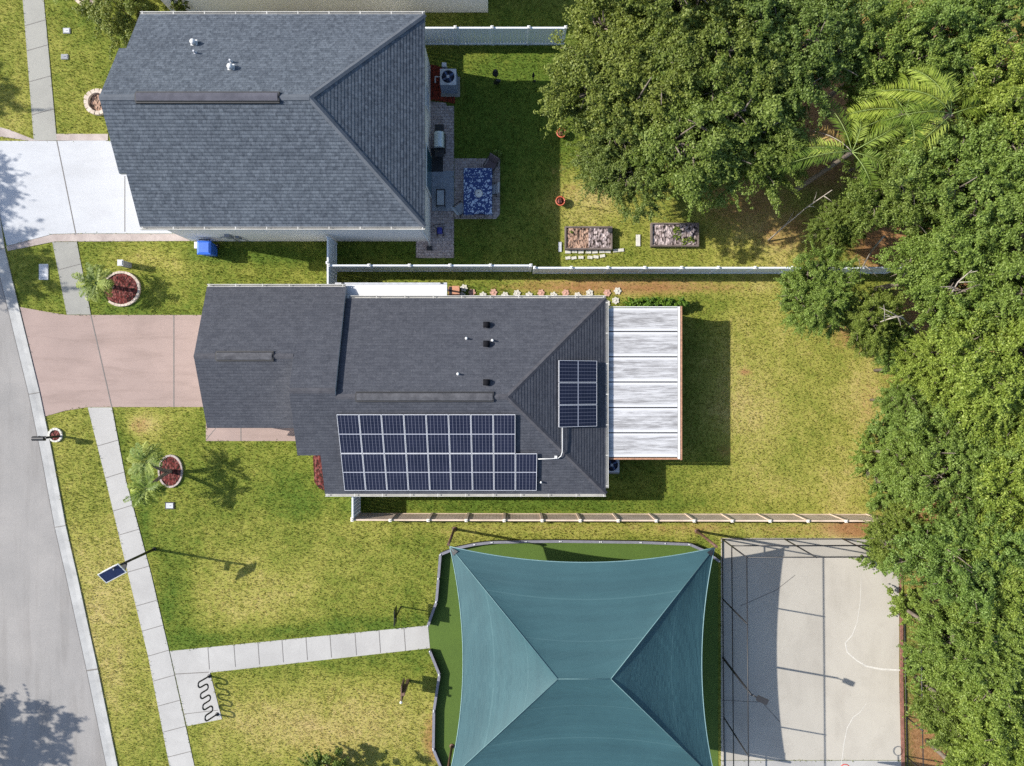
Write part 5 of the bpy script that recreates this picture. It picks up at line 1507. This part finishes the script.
for i, (x, y) in enumerate(((676,238),(690,241),(683,243.5),(676,231),(571,233))):
    shrub(['low yellow-green weed in the middle of the right raised bed', 'low weed near the lower right corner of the right raised bed','low weed at the lower edge of the right raised bed','low weed near the upper middle of the right raised bed','sparse seedling in the brown half of the left raised bed'][i],
          x, y, .26 if i < 4 else .1, .38, M['leaf_bright'], 260 if i < 4 else 50, .09, 'weed', 'plant')
UG = [(886,344,'under the trees at the upper right corner of the back lawn'),(908,398,'at the right edge of the back lawn level with the patio cover'),(890,430,'at the right edge of the lower back lawn'),(890,494,'beside the end of the long beige fence'),
      (876,460,'at the right edge of the lower back lawn, between two other bushes'),(884,556,'hanging over the top right corner of the court'),(912,606,'between the court and the trees, nearest the white crack'),(926,668,'between the low rusty fence and the trees, uppermost'),(934,704,'between the low rusty fence and the trees, lower down')]
for x, y, l_ in UG:
    k_ = (CH-1.3)/CH
    shrub('feathery green bush ' + l_, 512+(x-512)*k_, 383+(y-383)*k_, 1.15, 1.9, M['leaf_wood'], 11000, .09, 'bush', 'bush', 'bushes along the edge of the wood')
# palms
def frond_arrays(rg, length, droop, npair, leaflet, arch=.35, v_angle=.5, width=.045, rise=.4):
    """one frond along +X from the origin, rachis arching; returns quads and the rachis"""
    quads = []; path = []
    for i in range(13):
        t = i/12; path.append(np.array([length*t*(1-.12*t), 0, rise*length*t - droop*length*t*t]))
    def at(t):
        f = t*12; i = min(int(f), 11); u = f-i; return path[i]*(1-u)+path[i+1]*u
    for i in range(npair):
        t = .14+.86*i/(npair-1); p = at(t); d = at(min(1,t+.05))-at(max(0,t-.05)); d /= np.linalg.norm(d)
        ll = leaflet*(math.sin(PI*min(1,(t*.92+.08)))**.6*.9+.12)*(.85+.3*rg.random())
        for s in (-1, 1):
            side = np.array([0, s, 0]); dirn = d*.55+side*.85+np.array([0,0,v_angle*.5])+rg.normal(size=3)*.1; dirn /= np.linalg.norm(dirn)
            e = p+dirn*ll+np.array([0,0,-.25*ll*(.5+rg.random())]); m = p+dirn*ll*.5
            w = np.cross(dirn, np.array([0,0,1.])); w /= (np.linalg.norm(w)+1e-6); w *= width/2*(1+.3*rg.random())
            quads.append(np.stack([p-w*.4, m-w, e, m+w]))
    return np.array(quads), path

def palm(label, base, ht, nf, length, leafmat, name='palm_tree', cat='palm tree', dry=(), trunk_r=.10, droop=(.45,.9), npair=36, leaflet=.55, lean=(0,0), width=.05, group=None, seed=0, rises=(.15,.9), root=None, azim=None):
    rg = np.random.default_rng(seed)
    r = root if root is not None else thing(name, label, cat, base, group)
    top = Vector((lean[0], lean[1], ht))
    b = MB(); n = 10
    pts = [Vector((lean[0]*(i/n)**1.6, lean[1]*(i/n)**1.6, ht*i/n - (.05 if i == 0 else 0))) for i in range(n+1)]
    b.tube(pts, [trunk_r*(1.25-.35*i/n+.06*(i % 2)) for i in range(n+1)], 10)
    if root is None or True:
        o = b.build('trunk', M['bark']); o.parent = r
    for i in range(nf):
        az = 2*PI*i/nf*1.0 + rg.normal()*.22 if azim is None else azim[i]
        isdry = i in dry
        q, path = frond_arrays(rg, length*(.85+.3*rg.random()), droop[0]+(droop[1]-droop[0])*rg.random()+(.35 if isdry else 0), npair, leaflet, width=width, rise=rises[0]+(rises[1]-rises[0])*rg.random()*(0 if isdry else 1))
        c, s = math.cos(az), math.sin(az); Rz = np.array([[c,-s,0],[s,c,0],[0,0,1]])
        q = q @ Rz.T + np.array(top)
        vals = np.clip(.5+.25*rg.normal()+.2*rg.normal(size=len(q)), 0, 1)
        leaf = leaf_object('frond', q, vals, M['leaf_dry'] if isdry else leafmat, r)
        b = MB(); pp_ = [Vector(tuple(Rz @ p))+top for p in path]; b.tube(pp_, [.010*length*.45*(1-.8*i_/12)+.003 for i_ in range(13)], 5)
        o = b.build('midrib', M['deadwood'] if isdry else plain('palm rib %d' % (seed % 3), (0.20,0.27,0.07), .6)); o.parent = leaf
    return r
def Pimg(px, py, h): k = (CH-h)/CF; return Vector(((px-512)*k, -(py-383)*k, 0))
palm('feathery palm whose long frond reaches left over the bare brown gap', Pimg(852,152,6.2), 6.2, 8, 3.3, M['leaf_palm'], dry=(4,), seed=21, npair=60, leaflet=.5, width=.035, droop=(.6,1.2), azim=[3.30,.5,1.3,2.0,2.35,-.3,2.95,5.2], group='feathery palms in the wood')
palm('feathery palm farthest right with a pale raised frond', Pimg(948,116,7.0), 7.2, 6, 2.9, M['leaf_palm'], azim=[.32,1.6,2.15,2.7,3.2,3.9], seed=22, npair=60, leaflet=.6, width=.035, droop=(.7,1.3), group='feathery palms in the wood')
palm('feathery palm between two other palms', Pimg(905,112,6.6), 6.6, 8, 2.8, M['leaf_palm'], seed=23, npair=60, leaflet=.55, width=.035, droop=(.7,1.3), group='feathery palms in the wood')
palm('single bushy palm beside the oval red mulch bed', G(113,287), 1.45, 26, 1.0, M['leaf_date'], seed=31, npair=22, leaflet=.24, width=.035, trunk_r=.09, droop=(.3,.9), rises=(.1,1.1))
tp = thing('palm_tree', 'two-trunk palm leaning out of the round red mulch bed', 'palm tree', G(171,471))
palm('', None, 2.0, 24, .95, M['leaf_date'], root=tp, seed=32, npair=22, leaflet=.24, width=.035, trunk_r=.08, lean=(-.2,.72), droop=(.3,.9), rises=(.1,1.1))
palm('', None, 2.1, 24, .95, M['leaf_palm'], root=tp, seed=33, npair=22, leaflet=.24, width=.035, trunk_r=.08, lean=(-.18,-.62), droop=(.3,.9), rises=(.1,1.1))
palm('young palm with arching fronds cut by the top edge', G(74,-8), .9, 9, 1.35, M['leaf_date'], seed=34, npair=26, leaflet=.26, width=.03, trunk_r=.06)

# bare dead branches showing among the trees
def dead(label, pts, seed):
    rg = np.random.default_rng(seed); r_ = Vector(pts[0]); b = MB(); P_ = [Vector(p) for p in pts]
    b.tube(P_, [.05*(1-.7*i/(len(P_)-1)) for i in range(len(P_))], 6)
    for i in range(7):
        t = .25+.7*rg.random(); k = t*(len(P_)-1); j = min(int(k), len(P_)-2); p = P_[j].lerp(P_[j+1], k-j)
        d = (P_[-1]-P_[0]).normalized()*.5 + Vector(tuple(rg.normal(size=3)*.45)); q = p+d*(.5+.5*rg.random())
        b.tube([p, p.lerp(q,.5)+Vector((0,0,.06)), q], [.022,.014,.005], 5)
    tag(b.build('dead_branch', M['deadwood'], None, r_), label, 'branch', 'bare dead branches in the wood')
def pi(px, py, h): k = (CH-h)/CF; return ((px-512)*k, -(py-383)*k, h)
dead('bare forked branch over the end of the white fence', [pi(884,236,.0), pi(872,250,2.6), pi(862,268,4.4), pi(853,276,5.0)], 1)
dead('pale bare branch leaning from the ground beside the fence end', [pi(768,241,.05), pi(782,228,.9), pi(806,208,3.0), pi(832,190,5.0)], 2)
dead('bleached branch high in the trees right of the red earth', [pi(958,330,.0), pi(950,296,6.5), pi(958,282,7.6), pi(972,270,8.0)], 3)
dead('thin bare branch above the corner of the back lawn', [pi(915,330,.0), pi(903,318,5.8), pi(896,316,6.4), pi(880,322,6.2)], 4)

# ------------------------------------------------------------------ grass
def in_poly(px, py, poly):
    inside = np.zeros(len(px), bool); n = len(poly); j = n-1
    for i in range(n):
        xi, yi = poly[i]; xj, yj = poly[j]
        if yi != yj:
            cnd = ((yi > py) != (yj > py)) & (px < (xj-xi)*(py-yi)/(yj-yi)+xi); inside ^= cnd
        j = i
    return inside
EXCL += [[(wx0,wy0),(wx1,wy0),(wx1,wy1),(wx0,wy1)], [(172,-160),(488,-160),(488,12.5),(172,12.5)], [(232,297),(595,308),(595,482),(341,482),(320,421),(232,421)]]
def grass():
    rg = np.random.default_rng(5); n = 420000
    px = rg.uniform(-10, 930, n); py = rg.uniform(-15, 785, n)
    keep = np.ones(n, bool)
    for pl in EXCL:
        a = np.array(pl, float)
        if (a.max(0)-a.min(0)).min() <= 0: continue
        bb = (px > a[:,0].min()) & (px < a[:,0].max()) & (py > a[:,1].min()) & (py < a[:,1].max())
        ii = np.where(bb & keep)[0]
        if len(ii): keep[ii[in_poly(px[ii], py[ii], pl)]] = False
    keep &= ~((px > 232) & (px < 430) & (py > 68) & (py < 240))
    px, py = px[keep], py[keep]
    dry, dirt = lawn_fields(px, py)
    k2 = rg.random(len(px)) > np.clip((dirt-.15)*1.4, 0, .97)
    px, py, dry, dirt = px[k2], py[k2], dry[k2], dirt[k2]
    n = len(px)
    x = (px-512)/PPM; y = -(py-383)/PPM
    az = rg.uniform(0, 2*PI, n); tl_ = rg.uniform(.25, 1.0, n); ln = rg.uniform(.06, .17, n); w = rg.uniform(.016, .04, n)
    dry = np.clip(dry + 1.1*(vnoise(px/2.6+31, py/2.6)-.5)*.28 + (vnoise(px/7+3, py/7+60)-.5)*.25, 0, 1)
    d = np.stack([np.cos(az)*np.sin(tl_), np.sin(az)*np.sin(tl_), np.cos(tl_)], 1); s = np.stack([-np.sin(az), np.cos(az), np.zeros(n)], 1)
    p = np.stack([x, y, np.full(n, -.02)], 1)
    tip = p+d*ln[:,None]; mid = p+d*(ln*.55)[:,None]
    v = np.stack([p, mid+s*w[:,None]/2, tip-np.array([0,0,1])*(ln*.15)[:,None], mid-s*w[:,None]/2], 1)
    o = leaf_object('grass', v, rg.random(n), M['blades'], None, {'dry': dry, 'dirt': dirt})
    o['kind'] = 'stuff'
grass()

# ------------------------------------------------------------------ camera, light, world
cam = bpy.data.cameras.new('camera'); cam.sensor_fit = 'HORIZONTAL'; cam.sensor_width = 36; cam.lens = 36*CF/1024
cam.clip_end = 2000
co = link(bpy.data.objects.new('camera', cam)); co.location = (0, 0, CH); co.rotation_euler = (0, 0, 0)
scene.camera = co
SUN_EL, SHADOW = math.radians(36), math.radians(-10)
dv = Vector((math.cos(SHADOW)*math.cos(SUN_EL), math.sin(SHADOW)*math.cos(SUN_EL), -math.sin(SUN_EL)))
sun = bpy.data.lights.new('sun', 'SUN'); sun.energy = 4.6; sun.angle = math.radians(.53); sun.color = (1, .95, .87)
so = link(bpy.data.objects.new('sun', sun)); so.rotation_euler = dv.to_track_quat('-Z', 'Y').to_euler(); so.location = (-40, 6, 30)
world = bpy.data.worlds.new('World'); scene.world = world; world.use_nodes = True
nt = world.node_tree; nt.nodes.clear()
sky = nt.nodes.new('ShaderNodeTexSky'); sky.sky_type = 'NISHITA'; sky.sun_disc = False
sky.sun_elevation = SUN_EL; sky.sun_rotation = math.atan2(-dv.x, -dv.y) % (2*PI)
bgn = nt.nodes.new('ShaderNodeBackground'); bgn.inputs['Strength'].default_value = .13
on = nt.nodes.new('ShaderNodeOutputWorld'); nt.links.new(sky.outputs[0], bgn.inputs[0]); nt.links.new(bgn.outputs[0], on.inputs[0])
vs_ = scene.view_settings; vs_.view_transform = 'Standard'; vs_.look = 'None'; vs_.gamma = 1; vs_.use_curve_mapping = False
vs_.exposure = .8
scene.cycles.use_denoising = False
